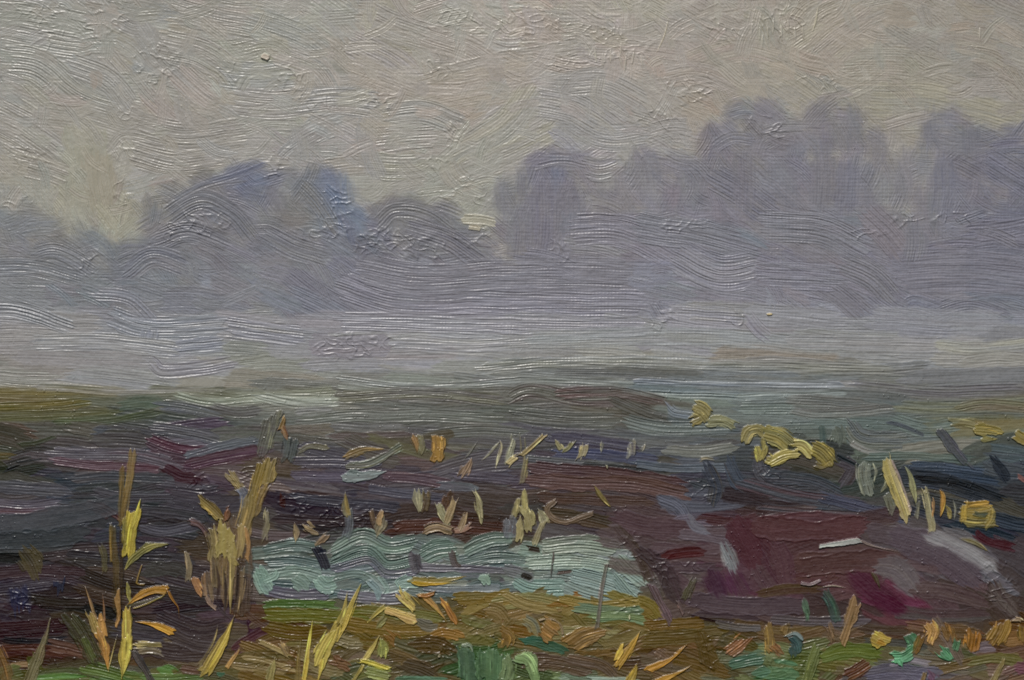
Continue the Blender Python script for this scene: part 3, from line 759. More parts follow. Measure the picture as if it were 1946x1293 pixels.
# wine coloured bank of earth
bid = part_id(T_bank)
fill(bid, [(1190, 985), (1320, 990), (1600, 985), (1740, 1000), (1880, 1060), (R0, 1070), (R0, 1190), (1340, 1170), (1290, 1165), (1225, 1050)], fieldc, lambda x, y: math.radians(6 + (22 if x > 1650 else 0)), w=(30, 64), l=(90, 200), dens=.6, bend=.3, djit=14, br=.22, h=1.3, cj=.010, soft=5, rag=12, rnd=.6, slant=.6)
S(T_bank, """
1165,985 1230,1000 1320,1010 | 50 | 523e46,4a363e | br=.16
1170,1000 1210,1050 1240,1110 | 26 | 4a3c3e,40342f | br=.16
1230,1040 1300,1045 1380,1040 | 30 | 5a4a52,503e46 | br=.16
1290,1015 1340,1020 1390,1030 | 22 | 68606c,584c56 | br=.16 lip=.8
1260,1056 1300,1050 1335,1048 | 24 | 40181c,481e22 | br=.16
1240,1078 1310,1080 1370,1078 | 24 | 50404a,46383e | br=.16
1390,990 1430,1020 1470,1060 | 60 | 4e2c36,442630 | br=.16
1440,1000 1540,990 1640,1000 | 44 | 58383e,4e3238 | br=.16 lip=.8
1345,1080 1360,1110 1375,1145 | 54 | 42223a,40283a | br=.15 soft=14
1385,1085 1400,1115 1410,1140 | 54 | 4e2a44,48303c | br=.15 soft=14
1372,1035 1385,1060 1394,1088 | 34 | 747a82,92989e | br=.16 dry=.5 soft=9
1430,1050 1450,1090 1475,1130 | 50 | 4a2e38,4e3a40 | br=.16
1500,1075 1560,1065 1640,1070 | 44 | 523838,4a3234 | br=.16 lip=.8
1510,1100 1550,1095 1600,1090 | 36 | 553a36,4c3032 | br=.16
1640,1010 1700,1020 1780,1040 | 40 | 544650,4c4048 | br=.16
1560,1050 1640,1045 1720,1060 | 26 | 4e383c,54403f | br=.16
1720,1065 1800,1075 1880,1120 | 46 | 503e44,58464c | br=.16
1690,1010 1760,1035 1860,1090 | 54 | 665e6a,5a545e | br=.16 soft=14
1750,1018 1810,1040 1885,1085 | 32 | 94929a,7c7a82 | br=.16 h=1.6 soft=12
1830,1065 1880,1095 1930,1125 | 34 | 625e6a,50505a | br=.16
1850,1010 1880,1030 1930,1040 | 22 | 4c1c26,401a22 | br=.16
1620,1085 1670,1130 1720,1160 | 56 | 502438,482234 | br=.10 soft=14
1650,1130 1690,1150 1720,1165 | 40 | 4a1830,461a30 | br=.10 soft=14
1660,1075 1700,1080 1735,1115 | 56 | 665e64,5a5258 | br=.15 soft=8
1690,1090 1720,1110 1740,1130 | 44 | 605860,665c64 | br=.15 soft=8
1300,1140 1420,1150 1540,1150 | 34 | 544650,4a3c44 | br=.16 lip=.7
1320,1165 1400,1172 1440,1180 | 20 | 463a40,3e3238 | br=.16 lip=.9
1730,1120 1800,1125 1880,1150 | 36 | 4c3a3e,544446 | br=.16
1700,1160 1780,1170 1880,1168 | 30 | 4a4648,46383c | br=.16
1395,985 1420,1030 1440,1080 | 62 | 4c2a34,472730 | br=.1 soft=2
1425,1000 1530,1008 1655,1000 | 50 | 53353a,4c3034 | br=.1 lip=.8 soft=1.8
1470,1030 1490,1070 1500,1120 | 44 | 4a2f38,4e363c | br=.1 soft=2
1512,1082 1600,1070 1700,1062 | 50 | 523738,4a3234 | br=.1 lip=.8 soft=1.8
1512,1108 1545,1105 1590,1096 | 26 | 553a38,4c3034 | br=.1 lip=.9 soft=1.8
1690,1020 1780,1050 1860,1110 | 70 | 524650,4c404a | br=.12 soft=6
1310,1140 1420,1152 1530,1152 | 44 | 51424a,483a42 | br=.15 lip=.6 soft=1.8
1312,1170 1360,1180 1425,1189 | 6 | 221819,2a1c1e | br=.1 soft=1.4
1215,1040 1260,1080 1290,1150 | 40 | 44343a,3c3032 | br=.2 soft=3
1880,1110 1900,1140 1930,1170 | 40 | 483a3a,544a48 | br=.16
1440,1130 1500,1120 1560,1120 | 22 | 4c3c28,443024 | br=.16
1310,980 1320,1000 1345,1010 | 26 | 747684,605e6c | br=.16
""", h=1.3, pick=.12, soft=3, rag=10, rnd=.6, slant=.6, edge=.2)
S(T_bank, """
1258,1057 1300,1051 1338,1048 | 24 | 3e1a1e,481e22 | br=.2 soft=2
1372,1035 1385,1060 1396,1090 | 30 | 62666e,7c8088 | br=.5 dry=.7 soft=8 pick=.3
1352,1090 1362,1115 1372,1140 | 44 | 42223a,40283a | br=.1 soft=12
1620,1088 1665,1128 1715,1160 | 54 | 502438,482234 | br=.1 soft=14
1655,1132 1690,1150 1720,1165 | 34 | 4a1730,461a30 | br=.1 soft=14
1662,1075 1705,1082 1738,1118 | 52 | 645c62,585058 | br=.12 soft=6
1755,1016 1815,1040 1890,1085 | 32 | 94929a,7c7a82 | br=.15 h=1.6 soft=11
""", h=1.3, pick=.12, rag=10, rnd=.6, slant=.6, edge=.2)
for a in [(1900, 1130, 40, 40), (1880, 1090, 30, 30), (1250, 1090, 40, 60), (1200, 1040, 24, 40), (1290, 1080, 60, 16)]:
    craggle(*a, amp=1.6, size=9)

# rough ground of the foreground
gid = part_id(T_grass)
fill(gid, [(490, 1160), (700, 1160), (980, 1135), (1230, 1150), (1300, 1190), (1480, 1190), (R0, 1195), (R0, YMAX), (L0, YMAX), (L0, 1285), (200, 1275), (460, 1262)], fieldc, lambda x, y: math.radians(3 + 9 * math.sin(x / 60 + y / 30)), w=(16, 36), l=(50, 130), dens=.55, bend=.35, djit=16, br=.65, h=1.5, cj=.028, soft=2.4, rag=9, rnd=.6, slant=.7, edge=.25)
S(T_grass, """
500,1148 560,1146 640,1150 | 20 | 47622f,3e552e | br=.6
500,1170 600,1172 700,1172 | 34 | 584e20,505422 | br=.5
500,1195 570,1205 620,1200 | 34 | 54481c,4e3e1a | br=.5
680,1160 780,1168 840,1180 | 30 | 605024,5a5a34 | br=.5
650,1185 760,1200 840,1195 | 34 | 66542a,584a20 | br=.5
860,1140 920,1135 980,1140 | 30 | 6a5a2a,605028 | br=.5
930,1150 1000,1140 1070,1150 | 36 | 746438,6a6846 | br=.6
960,1130 1000,1150 1060,1160 | 26 | 7c683a,706444 | br=.6
1085,1130 1100,1132 | 22 | 704820
1040,1148 1090,1145 | 18 | 664a1e
1060,1135 1150,1150 1230,1140 | 22 | 78683c,6c6036 | br=.7
1090,1155 1150,1162 1220,1158 | 24 | 5c7058,54685a | br=.7
1120,1175 1180,1172 1230,1180 | 22 | 587462,5c6c50 | br=.7
1215,1140 1240,1150 1255,1170 | 24 | 6c6230,5e5428 | br=.5
1220,1190 1290,1185 1340,1182 | 26 | 584620,504020 | br=.5
1220,1215 1300,1210 1350,1205 | 40 | 584a28,4c4024 | br=.5
1330,1200 1340,1230 1350,1275 | 44 | 40341c,483c20 | br=.6
1360,1185 1400,1192 1450,1195 | 18 | 545258,4e4a4c | br=.5
1460,1178 1560,1182 1650,1180 | 22 | 4e4a54,464248 | br=.6
1560,1245 1610,1235 1680,1240 | 36 | 525e2c,48542a | br=.4
1640,1285 1700,1278 1790,1285 | 40 | 565468,4c4a5c | br=.4
1690,1262 1730,1255 1770,1262 | 16 | 787684,6a6672 | br=.3
1765,1275 1778,1295 | 24 | 5c4458,54404e
1840,1238 1870,1230 1890,1228 | 24 | 625a64,565058
1840,1258 1890,1252 1940,1255 | 24 | 5c5834,524e30
1925,1270 1960,1275 | 30 | 5e3e4c
1440,1275 1480,1280 1520,1285 | 36 | 44604a,4c6850 | br=.5
1465,1256 1490,1258 1512,1262 | 11 | 5a8468,4a6c56
1380,1265 1420,1255 1450,1250 | 30 | 40584e,384e46 | br=.7
1430,1280 1460,1275 | 24 | 44604f
990,1215 1030,1222 1075,1238 | 26 | 2a4e46,2e4c40 | br=.3
995,1180 1010,1190 1015,1205 | 34 | 5e625a,6c6850
790,1180 815,1190 835,1188 | 30 | 605e56,56544c
635,1212 665,1222 690,1222 | 26 | 787260,6a6450 | br=.8
630,1258 655,1262 665,1268 | 32 | 684e38,5c4430 | h=2
735,1202 748,1212 752,1222 | 30 | 74562e,664a28 | h=2
815,1212 845,1203 880,1212 | 26 | 82602e,74582e | h=2
780,1225 830,1225 860,1240 | 40 | 483a20,403420 | br=.5
760,1260 800,1270 830,1285 | 40 | 44382a,3c342a | br=.5
920,1160 945,1165 960,1185 | 40 | 6c5c40,5e5034
985,1255 1060,1260 1130,1275 | 40 | 4e4034,463a32 | br=.6
1075,1250 1140,1265 1170,1290 | 26 | 564638,4c4038 | br=.6
1120,1290 1170,1292 1210,1290 | 14 | 8c9c98,78867e
60,1290 120,1285 160,1286 | 14 | 4c6c3c,5a7444
300,1270 320,1275 330,1282 | 30 | 567a42,4a6a3c
270,1290 330,1292 380,1290 | 26 | 5a6c40,4c5e3a
340,1270 380,1275 | 24 | 56403a,4c3c34
460,1250 500,1255 560,1272 | 14 | 8a7a58,74684a | br=.7
440,1265 500,1272 550,1280 | 14 | 7c6e50,685c44 | br=.7
420,1280 430,1284 | 14 | 3a5c4c
870,1228 890,1236 | 30 | 4a5a3c
750,1290 800,1290 850,1292 | 14 | 3e5a4a,4c6c5c
""", h=1.7, pick=.12, soft=2, rag=9, rnd=.6, slant=.7, edge=.25)
for a in [(1000, 1270, 70, 24), (840, 1250, 50, 40), (1350, 1240, 30, 50), (1190, 1150, 40, 20), (540, 1250, 60, 26), (640, 1235, 60, 30), (930, 1200, 50, 30), (1500, 1260, 50, 24)]:
    craggle(*a, amp=1.7, size=9)
# ----------------------------------------------------------------- the plants, each a thing of its own
G_ST = 'stubble tufts along the furrows'
PLANTS = """
@stubble_tuft|tuft|stubble tufts along the furrows|faint olive dab of stubble lying beside the tall ochre maize clump
. 572,856 590,848 622,852 | 13 | 68623c,5c5a44
@stubble_leaf|leaf|fallen leaves in the ploughed field|ochre leaf lying above the pale slate coloured stone
. 655,868 690,855 730,853 | 20 | 80683a,6e6040 | h=2 tip=e
@field_stone|stone||flat pale slate blue slab lying on the purple furrow below an ochre leaf
. 652,903 690,905 735,896 | 28 | 6c7676,747c7a | br=.25 h=2.4 tip=e
@stubble_leaf|leaf|fallen leaves in the ploughed field|long grey green leaf slanting up to the right over the pale slab
. 655,886 705,880 765,848 | 18 | 66664c,5e6458 | br=.7
@stubble_tuft|tuft|stubble tufts along the furrows|orange pointed dab of stubble with a dull green side, left of the plump ochre oval
. 796,825 800,850 795,862 | 18 | 5c5c3e,64603e
. 784,828 790,845 793,862 | 15 | 8c6836,7c5e30 | tip=e h=2.4
@stubble_tuft|tuft|stubble tufts along the furrows|plump upright ochre oval of stubble standing alone
. 832,826 834,850 831,878 | 29 | 866626,785a24 | h=3 br=.4 rag=3
@stubble_tuft|tuft|stubble tufts along the furrows|small brown striped wedge of stubble in front of the purple furrow
. 896,870 888,888 878,904 | 26 | 7a6046,5e4a38 | tip=s h=2.4 br=.9
@stubble_tuft|tuft|stubble tufts along the furrows|thin grey wisp of stubble above the brown striped wedge
. 906,842 895,858 882,874 | 7 | 7e7c62 | tip=b
@stubble_tuft|tuft|stubble tufts along the furrows|pale spiky wisps of stubble left of the slanting straw
blade 918,872 935,855 952,838 | 9 | 78765a,6a6a54 | tip=b
blade 950,836 954,850 943,888 | 14 | 989066,827c5c | tip=b h=2.4
blade 978,832 970,860 966,884 | 16 | 74745a,807e62
@stubble_tuft|tuft|stubble tufts along the furrows|two thin upright straws beside the slanting straw
blade 988,826 990,846 989,866 | 6 | 8e865e | tip=b
blade 997,828 999,850 1001,868 | 6 | 8c845a | tip=b
@slanting_straw|straw||long pale straw slanting down to the left, ending in a round bud
stalk 1036,826 1012,848 985,870 | 11 | 98824e,7c6c40 | h=2.6
stalk>bud 984,866 972,874 964,880 | 13 | 8c7e4c,9a8c58 | h=2.8
@stubble_tuft|tuft|stubble tufts along the furrows|upright olive stem directly under the slanting straw
. 1001,868 997,890 991,918 | 14 | 7a6c3a,6a6038 | br=.7
@stubble_tuft|tuft|stubble tufts along the furrows|pale v shaped tuft on the blue violet furrow
blade 1056,838 1064,850 1072,858 | 12 | 8a8050,7c7448 | h=2.4
blade 1090,836 1082,850 1072,858 | 10 | 86804c | h=2.4
@stubble_tuft|tuft|stubble tufts along the furrows|pale pointed tuft just right of the v shaped tuft
. 1108,842 1106,858 1100,874 | 19 | 8c7e50,7a7450 | h=2.4
@stubble_tuft|tuft|stubble tufts along the furrows|narrow dull green tuft halfway along the blue violet furrow
. 1144,837 1145,850 1143,864 | 13 | 767252,6a6a50 | tip=b
@stubble_tuft|tuft|stubble tufts along the furrows|grey pair of upright stubble stems at the right end of the blue violet furrow
stem 1196,842 1198,856 1196,868 | 12 | 807c66,6e6e5c
stem 1206,842 1205,858 1202,872 | 9 | 747058
stem 1222,842 1222,852 1218,862 | 12 | 7e7862 | tip=e
@paint_fleck|fleck|pale flecks on the paint|tiny cream fleck on the dark line under the blue violet furrow
. 1152,884 1155,891 | 6 | c4bc94 | h=3 rag=1
@stubble_leaf|leaf|fallen leaves in the ploughed field|small beige scrap lying at the foot of the yellow bush row
. 1328,874 1340,871 1354,873 | 9 | 8c826a | h=2
@maize_clump|maize|tall dry maize plants|tall ochre maize clump with a dim green top and orange bud
top 517,785 510,825 500,868 | 34 | 55553e,4c4c40 | dry=.3
shade 552,830 550,850 545,878 | 34 | 464a46,3e4244 | br=.4
bud 540,790 536,806 532,818 | 16 | 84642e,74582c | tip=s h=2.6
bud 536,808 542,820 546,832 | 14 | 6c4428,80623c | h=2.4
leaf_sheaf 515,870 510,895 506,922 | 42 | 7c6634,6a5830 | br=1.0 h=2.4
stem 498,880 484,930 472,985 | 22 | 7e662a,6c5828 | br=.8 h=2.2
stem 508,922 494,950 484,985 | 18 | 86682c,745c2a | h=2
leaf 504,968 506,998 498,1032 | 24 | 6e6646,7c7450 | tip=b h=2
stalk 510,970 505,1000 508,1024 | 6 | 8c8464 | h=2.4
@stubble_tuft|tuft|stubble tufts on the dark brown furrow|tan bean shaped husk standing on the turquoise water edge
. 560,993 564,1010 562,1030 | 21 | 7c6a46,6c5c40 | h=3 tip=b
@stubble_tuft|tuft|stubble tufts on the dark brown furrow|round brown husk lying beside the tan bean shaped husk
. 580,996 588,1000 598,1003 | 24 | 6e5c3c,7a6846 | h=3
@stubble_tuft|tuft|stubble tufts on the dark brown furrow|dull brown husk leaning over the dark notch in the water edge
. 624,1016 614,1026 604,1036 | 15 | 5e4c34,6c583c | h=2.4
@stubble_tuft|tuft|stubble tufts on the dark brown furrow|pointed olive gold spike with a slate blue foot
foot 664,970 664,1000 658,1028 | 20 | 50535a,464a4c | br=.5
spike 656,936 657,955 662,985 | 20 | 7e682e,66603c | tip=s h=2.6
@stubble_tuft|tuft|stubble tufts on the dark brown furrow|squat olive tuft with a small orange crest and pointed foot
body 726,982 722,1000 716,1020 | 36 | 6c6040,605a44 | tip=e h=2.2
crest 724,974 720,988 722,998 | 12 | 96784a,8c7044 | h=3
side 704,968 708,985 712,1000 | 12 | 584630
@stubble_tuft|tuft|stubble tufts on the dark brown furrow|leaf shaped pale olive husk with a brown right half
husk 796,934 797,955 800,980 | 24 | 827e58,747050 | tip=e h=2.4
shadow_side 810,938 812,955 808,972 | 14 | 5c4a2c,4e4028 | h=2
@stubble_tuft|tuft|stubble tufts on the dark brown furrow|open v shaped husk with a dark brown hollow and a curled foot
hollow 850,940 850,955 848,968 | 26 | 4a3220,3a2818
blade 836,958 840,975 852,994 | 17 | 88845a,767250 | h=2.6
blade 866,945 860,968 850,992 | 14 | 7e6c44,8a7850 | h=2.6
foot 804,1010 830,1000 862,1010 | 18 | 6c5c3e,7c6c4a | h=2.4 lip=.9
+ 862,1010 880,1006 896,998 | 11 | 84624a,947860 | h=2.8
@stubble_tuft|tuft|stubble tufts on the dark brown furrow|tall pale olive husk with a bright slanting rib
husk 902,932 908,955 914,1000 | 30 | 7e7850,6c6844 | tip=b h=2.4
husk>rib 900,935 912,960 916,990 | 5 | 9a9068 | h=3
side 888,972 880,990 872,1008 | 18 | 806c4c,70603f | tip=s h=2.2
@stubble_tuft|tuft|stubble tufts on the dark brown furrow|pale yellow cluster of four blades beside a slate blue stump
blade 984,950 982,968 980,984 | 15 | 8a7e4a,7a7044 | h=2.4
blade 996,935 998,955 1000,978 | 13 | 7e743e,8a7e48
blade 1000,965 1006,985 1010,1006 | 22 | 88804e,7a7244 | h=2.8
blade 1022,966 1032,985 1036,998 | 20 | 84805c,767650 | tip=s h=2.6
blade 1034,990 1024,1008 1014,1034 | 13 | 8c8058,7c724c | h=2.4
stump 968,984 970,1000 968,1022 | 30 | 484e52,565c60 | br=.4 h=2
blade 986,986 990,1008 986,1028 | 14 | 968c5c,8a7e50 | h=2.8
@curled_leaf|leaf||brown curled leaf shaped like a hook beside the pale yellow cluster
. 1054,952 1040,968 1048,984 1075,994 1105,984 1128,976 | 13 | 7c6448,6a5640 | h=2.4 br=.8
@stubble_leaf|leaf|fallen leaves in the ploughed field|olive leaf with pale ribs slanting across the brown furrow
. 1127,922 1142,945 1162,966 | 20 | 6e6238,80744a | tip=b h=2.4 br=.9
@yellow_bush|bush|yellow bushes on the far edge of the field|rounded yellow ochre bush at the left end of the row
. 1312,795 1330,785 1342,776 | 30 | 8a7a3a,7c7040 | br=.9 h=2.4
. 1318,772 1335,780 1348,796 | 28 | 8c7e42,7a7040 | br=.9 h=2.4
@yellow_bush|bush|yellow bushes on the far edge of the field|low dull yellow bush trailing right of the rounded left one
. 1345,800 1375,800 1398,812 | 24 | 847e4e,767450 | br=.8 h=2.2
@yellow_bush|bush|yellow bushes on the far edge of the field|ochre bush with a bent crown above a bright yellow upright dab
crown 1414,840 1424,822 1440,818 1452,828 | 24 | 8e7e42,7c7040 | h=2.6 br=.8
dab 1438,850 1442,862 1444,875 | 15 | a0902f,94843a | h=2.8
dab 1453,840 1452,858 1446,872 | 15 | 9a8c40 | h=2.6
@yellow_bush|bush|yellow bushes on the far edge of the field|broad ochre bush in the middle of the row with swept brush lines
. 1448,820 1480,830 1505,850 | 42 | 8a7a38,78703a | br=.9 h=2.2
. 1455,872 1475,876 1495,860 | 22 | 8c7e3a,9a8c48 | h=2.4
@yellow_bush|bush|yellow bushes on the far edge of the field|brightest pale yellow bush with thick curved ridges
. 1462,880 1490,866 1525,862 | 22 | 94843a,a8984c | br=1.0 h=2.8
. 1506,846 1525,848 1542,866 | 22 | b8a656,a28f42 | br=1.0 h=3
@yellow_bush|bush|yellow bushes on the far edge of the field|golden bush at the right end of the row
. 1540,850 1562,862 1580,884 | 34 | 8c7a2c,7a6c2c | br=.9 h=2.4
. 1545,884 1562,888 1578,878 | 15 | 7c6c30 | h=2
@dry_stalk|stalk|pale stalks by the dark furrow|pair of dull grey olive leaves left of the thick leaning stalk
leaf 1642,880 1640,905 1650,945 | 30 | 72745a,64685a | br=.8
leaf 1658,878 1664,895 1660,918 | 10 | 86866a,74765c | tip=b
leaf 1680,900 1684,918 1672,938 | 14 | 82805a,72724e | tip=b
@dry_stalk|stalk|pale stalks by the dark furrow|dim olive stump in the shade left of the thick leaning stalk
. 1686,935 1692,955 1696,975 | 20 | 6a6646,5a5a48 | br=.7
@dry_stalk|stalk|pale stalks by the dark furrow|thick pale yellow stalk leaning to the right, with a pinkish edge
stalk 1683,870 1700,920 1724,986 | 22 | 94883f,9c9058 | br=.6 h=3.2
stalk>edge 1695,876 1714,922 1733,978 | 6 | a89484 | h=3.4
@dry_stalk|stalk|pale stalks by the dark furrow|pale green pointed leaf right of the thick leaning stalk
leaf 1717,882 1732,912 1740,960 | 19 | 88844e,7c7a50 | tip=b h=2.6
foot 1744,950 1744,966 1742,984 | 9 | 78745a
@dry_stalk|stalk|pale stalks by the dark furrow|long pale stalk running down into the wine coloured bank
. 1755,928 1762,960 1770,1012 | 14 | 8e8862,827a50 | h=2.4
@dry_stalk|stalk|pale stalks by the dark furrow|slim orange brown blade left of the bright orange blade
. 1771,940 1774,960 1771,985 | 9 | a4723a,8c6434 | tip=b h=2.4
@dry_stalk|stalk|pale stalks by the dark furrow|bright orange blade with a forked foot
. 1786,928 1792,950 1785,986 | 15 | b47c26,9a6c24 | tip=b h=3
. 1798,962 1804,976 1803,984 | 9 | 9c8430
@dry_stalk|stalk|pale stalks by the dark furrow|short silvery green blade between the orange blade and golden patch
. 1810,948 1816,968 1813,992 | 9 | 8e8e74 | tip=b h=2
@golden_patch|patch||golden yellow square patch of crop with a dark wedge inside
body 1828,974 1856,976 1886,972 | 38 | 9c7e2c,8a7230 | br=.7 h=2.4
+ 1826,988 1855,992 1890,990 | 26 | 887630,786c2e | br=.9
top 1830,960 1850,958 1880,956 | 15 | a27a24,8c6c28 | h=2.4
flank 1832,958 1830,975 1828,995 | 13 | 9c7e2a
body>wedge 1848,974 1862,978 1880,978 | 13 | 34382c,3e4438
flank 1886,965 1884,985 1872,1004 | 12 | 9a8234,847634
@dark_post|post||dark purple brown post leaning to the left over the green grey field
shaft 1784,814 1808,846 1836,880 | 21 | 474650,3f3e46 | br=.4 h=2.4 rag=4
foot 1836,876 1846,886 1856,892 | 7 | 4c4c50 | h=1.6
@orange_bush|bush|orange bushes at the right edge|olive yellow bush on the left of the orange pair
. 1804,802 1830,802 1856,806 | 19 | 7a7442,6e6c48 | br=.7
@orange_bush|bush|orange bushes at the right edge|bright ochre bush with a pointed lower edge
. 1850,814 1880,818 1906,824 | 24 | 907830,80702e | h=2.4
. 1862,832 1880,835 1896,834 | 13 | 8a7a34 | tip=e
@orange_bush|bush|orange bushes at the right edge|ochre bush cut off by the right edge
. 1926,824 1946,836 1980,850 | 24 | 8a7428,7c6c30 | h=2.4
@maize_stalk|maize|tall dry maize plants|tall golden maize stalk with a dark stem and curled orange leaves
stem 254,856 246,920 232,1000 | 17 | 54452a,6c5834 | br=.6
stem 234,890 230,950 226,1000 | 14 | 5c4824,48381e | br=.5
stem 212,992 212,1040 214,1075 | 8 | 6c5628
stem 216,1000 219,1080 222,1165 | 15 | 4c3e24,3a2e1c | br=.5 h=2
stem 230,1000 232,1080 229,1160 | 9 | 2c2418
blade 258,968 250,1005 242,1060 | 27 | b4a63e,96862f | h=3.2 br=.7 rag=14 edge=.3 rnd=.1
+ 267,950 260,975 253,1000 | 11 | b8aa44 | tip=s h=3.2
+ 238,988 236,1020 238,1040 | 10 | 94843a | h=3
leaf 326,1034 285,1040 254,1060 236,1086 | 30 | 6a6234,807844 | br=1.0 h=2.4 tip=b
hook 270,1074 261,1102 262,1110 276,1112 | 4 | a4803e | h=2.6 rag=1
segment 244,1112 245,1125 247,1142 | 8 | aa9c52 | h=2.4
curled_leaf 241,1152 262,1136 290,1122 320,1122 | 20 | a8742a,8c6c34 | h=3.2 rag=3 tip=s
+ 244,1152 270,1146 310,1134 | 9 | 55523c,444238
+ 250,1158 280,1148 312,1132 | 4 | a08a40 | h=2.6
curled_leaf>leaf_tip 318,1120 328,1140 338,1155 340,1172 | 6 | a66e30 | tip=e h=3
lower_stem 222,1130 226,1170 220,1190 | 12 | a07644,8c6a3c | h=2.6
lower_stem 241,1156 242,1190 240,1225 | 22 | b09e42,a08a3a | h=3.4 rag=10 edge=.3 rnd=.1
+ 242,1205 240,1240 233,1290 | 30 | b4a246,9c8638 | h=3.4 rag=12 edge=.35 tip=e
lower_stem 222,1212 216,1236 206,1278 | 8 | b09c60 | h=2.8 tip=b
@fallen_leaf|leaf|fallen leaves on the foreground ground|narrow orange leaf lying right of the golden stalk, pointed at the left
. 260,1181 295,1187 332,1204 | 18 | b27e28,96702e | tip=s h=3.2
@fallen_leaf|leaf|fallen leaves on the foreground ground|pale khaki leaf with a looped lower edge under the narrow orange leaf
blade 256,1224 285,1225 314,1226 | 15 | 94844f,82754c | br=.9 h=2.2
blade 262,1240 290,1236 312,1244 | 17 | 7c7258,6a6450 | br=.9
@forked_stalk|stalk||forked orange and brown stalk left of the tall golden maize stalk
prong 161,1112 172,1145 182,1180 | 9 | 8e7250,7c6244 | tip=s h=2.6
prong 195,1128 197,1150 198,1175 | 7 | 84644a | tip=s h=2.2
prong 172,1165 180,1190 190,1212 | 18 | 7a683a,8c7848 | h=2.4
prong 190,1168 196,1190 200,1212 | 14 | 94703e,a67c48 | h=2.6
stem 188,1195 198,1230 206,1276 | 22 | a8783a,98744a | tip=e h=3
@grass_blade|grass blade|blades in the left foreground|broad dark green blade left of the forked stalk
. 132,1172 158,1210 182,1262 | 38 | 3a3a20,32321e | br=.5
. 160,1210 172,1236 182,1256 | 17 | 505826,465022 | h=2
@grass_blade|grass blade|blades in the left foreground|tall dull khaki blade leaning right, near the left edge
. 95,1172 84,1225 56,1300 | 25 | 5e5636,6c6444 | tip=s h=2.2 br=.8
@grass_blade|grass blade|blades in the left foreground|brown blade cut off by the left edge
. -6,1232 8,1262 18,1300 | 26 | 6c4c28,5a4020 | h=2
@grass_blade|grass blade|blades in the left foreground|faint olive blade beside the dark stem of the golden maize stalk
. 192,1035 198,1060 200,1088 | 14 | 544e2e,48442c
@grass_blade|grass blade|blades in the left foreground|purple brown twig leaning left at the foot of the golden maize stalk
. 252,1234 270,1264 292,1300 | 15 | 50463f,3e3634 | h=2.2
@ochre_maize|maize|tall dry maize plants|ragged ochre maize plant with a broad olive yellow sheath
undergrowth 428,985 434,1075 428,1166 | 66 | 4e4030,5e4c34 | h=1.4 dry=.3 tip=e br=.8
leaf 376,946 400,966 424,990 | 20 | 7a642a,6c5628 | br=.9 h=2.6 lip=.9
leaf 434,900 446,915 458,932 | 22 | 6c5c2e,7a683a | h=2
leaf 456,925 464,940 468,962 | 22 | 6e727c,585c64 | br=.5
cob 436,962 432,978 426,996 | 26 | 623e26,54341f | h=3 tip=b
leaf 358,990 380,998 396,1018 | 12 | 6a4c42,5a403a | h=2 lip=.9
leaf 468,960 470,1000 464,1035 | 22 | 7c6434,6a5630 | br=.9
stem 462,1030 464,1090 460,1170 | 36 | 4c3c2e,403226 | br=.7
leaf 474,936 468,975 456,1012 | 28 | 7c6634,6c5830
stem 396,1085 402,1120 404,1150 | 16 | 6a5638,584634 | tip=e
stem 462,1080 460,1120 452,1168 | 14 | 7a6640,665434 | tip=e
edge 466,1005 472,1035 468,1068 | 10 | 9a6e3a,8a6438 | h=2.4
stem 398,1010 408,1060 412,1120 | 20 | 5c4a30,6c5838 | br=.8
stem 428,1052 426,1090 422,1140 | 20 | 6c5a34,5a4a2e | br=.9 h=1.6 dry=.6 tip=e
leaf 402,1000 408,1030 404,1062 | 20 | 8a7846,746238 | h=2.4 br=.9
leaf 461,1000 460,1030 455,1062 | 17 | 8c7844,7a6638 | h=2.4 br=.9
sheath 430,998 431,1025 432,1064 | 44 | 8e7e3a,887a40 | br=.1 h=3 rag=9 rnd=.15
sheath>tail 441,1056 440,1100 437,1168 | 14 | 8c7c42,7c6c3a | tip=e h=2.6
leaf 354,1052 360,1078 358,1108 | 14 | 7c6a46,6c5c42 | h=2.2
bract 370,1102 376,1116 384,1130 | 16 | aa7038,96683a | h=2.8
bract 388,1088 388,1110 390,1134 | 11 | 987242,866440
bract 394,1138 402,1150 414,1158 | 8 | a08468 | h=2.4
@leaning_blade|grass blade||golden ragged blade leaning right under the ragged ochre maize plant
. 444,1172 426,1215 388,1284 | 26 | 9c8634,80703a | tip=s h=3.2 rag=9 edge=.3
. 416,1186 406,1220 376,1270 | 8 | 7c6c42 | tip=s
. 452,1240 440,1255 432,1268 | 9 | a07a48 | h=2.4
@golden_grass|grass blade|golden blades in the middle foreground|thin upright golden blade left of the branching golden blade
. 594,1176 586,1230 576,1300 | 11 | aa8e30,b69e4c | tip=s h=3
. 572,1215 566,1255 566,1300 | 14 | 7a6634,6c5a34 | tip=s
@golden_grass|grass blade|golden blades in the middle foreground|tall branching golden blade with a split tip
. 688,1106 668,1155 646,1200 | 18 | a68e38,96823c | tip=s h=3.4
. 660,1128 654,1158 642,1190 | 15 | 98843c,86763c | tip=s h=3
. 640,1185 632,1210 618,1232 | 24 | 9c883c,8c7a38 | h=3 rag=10
. 632,1205 614,1238 604,1262 | 30 | 94823a,a08e44 | h=3 rag=12 edge=.25
. 612,1250 608,1275 603,1300 | 9 | b29c40 | h=3 tip=e
. 664,1170 656,1192 640,1220 | 6 | b8a048 | h=3
@seed_head|seed head||plump golden seed head with spiky tips and a bent stalk
husk 760,1128 775,1142 792,1160 | 26 | a8904c,988244 | h=3.2
husk 732,1158 760,1168 794,1178 | 20 | b49c58,a28850 | h=3.8 rag=3
husk>spike 764,1132 762,1122 759,1112 | 7 | a49048 | tip=e h=3
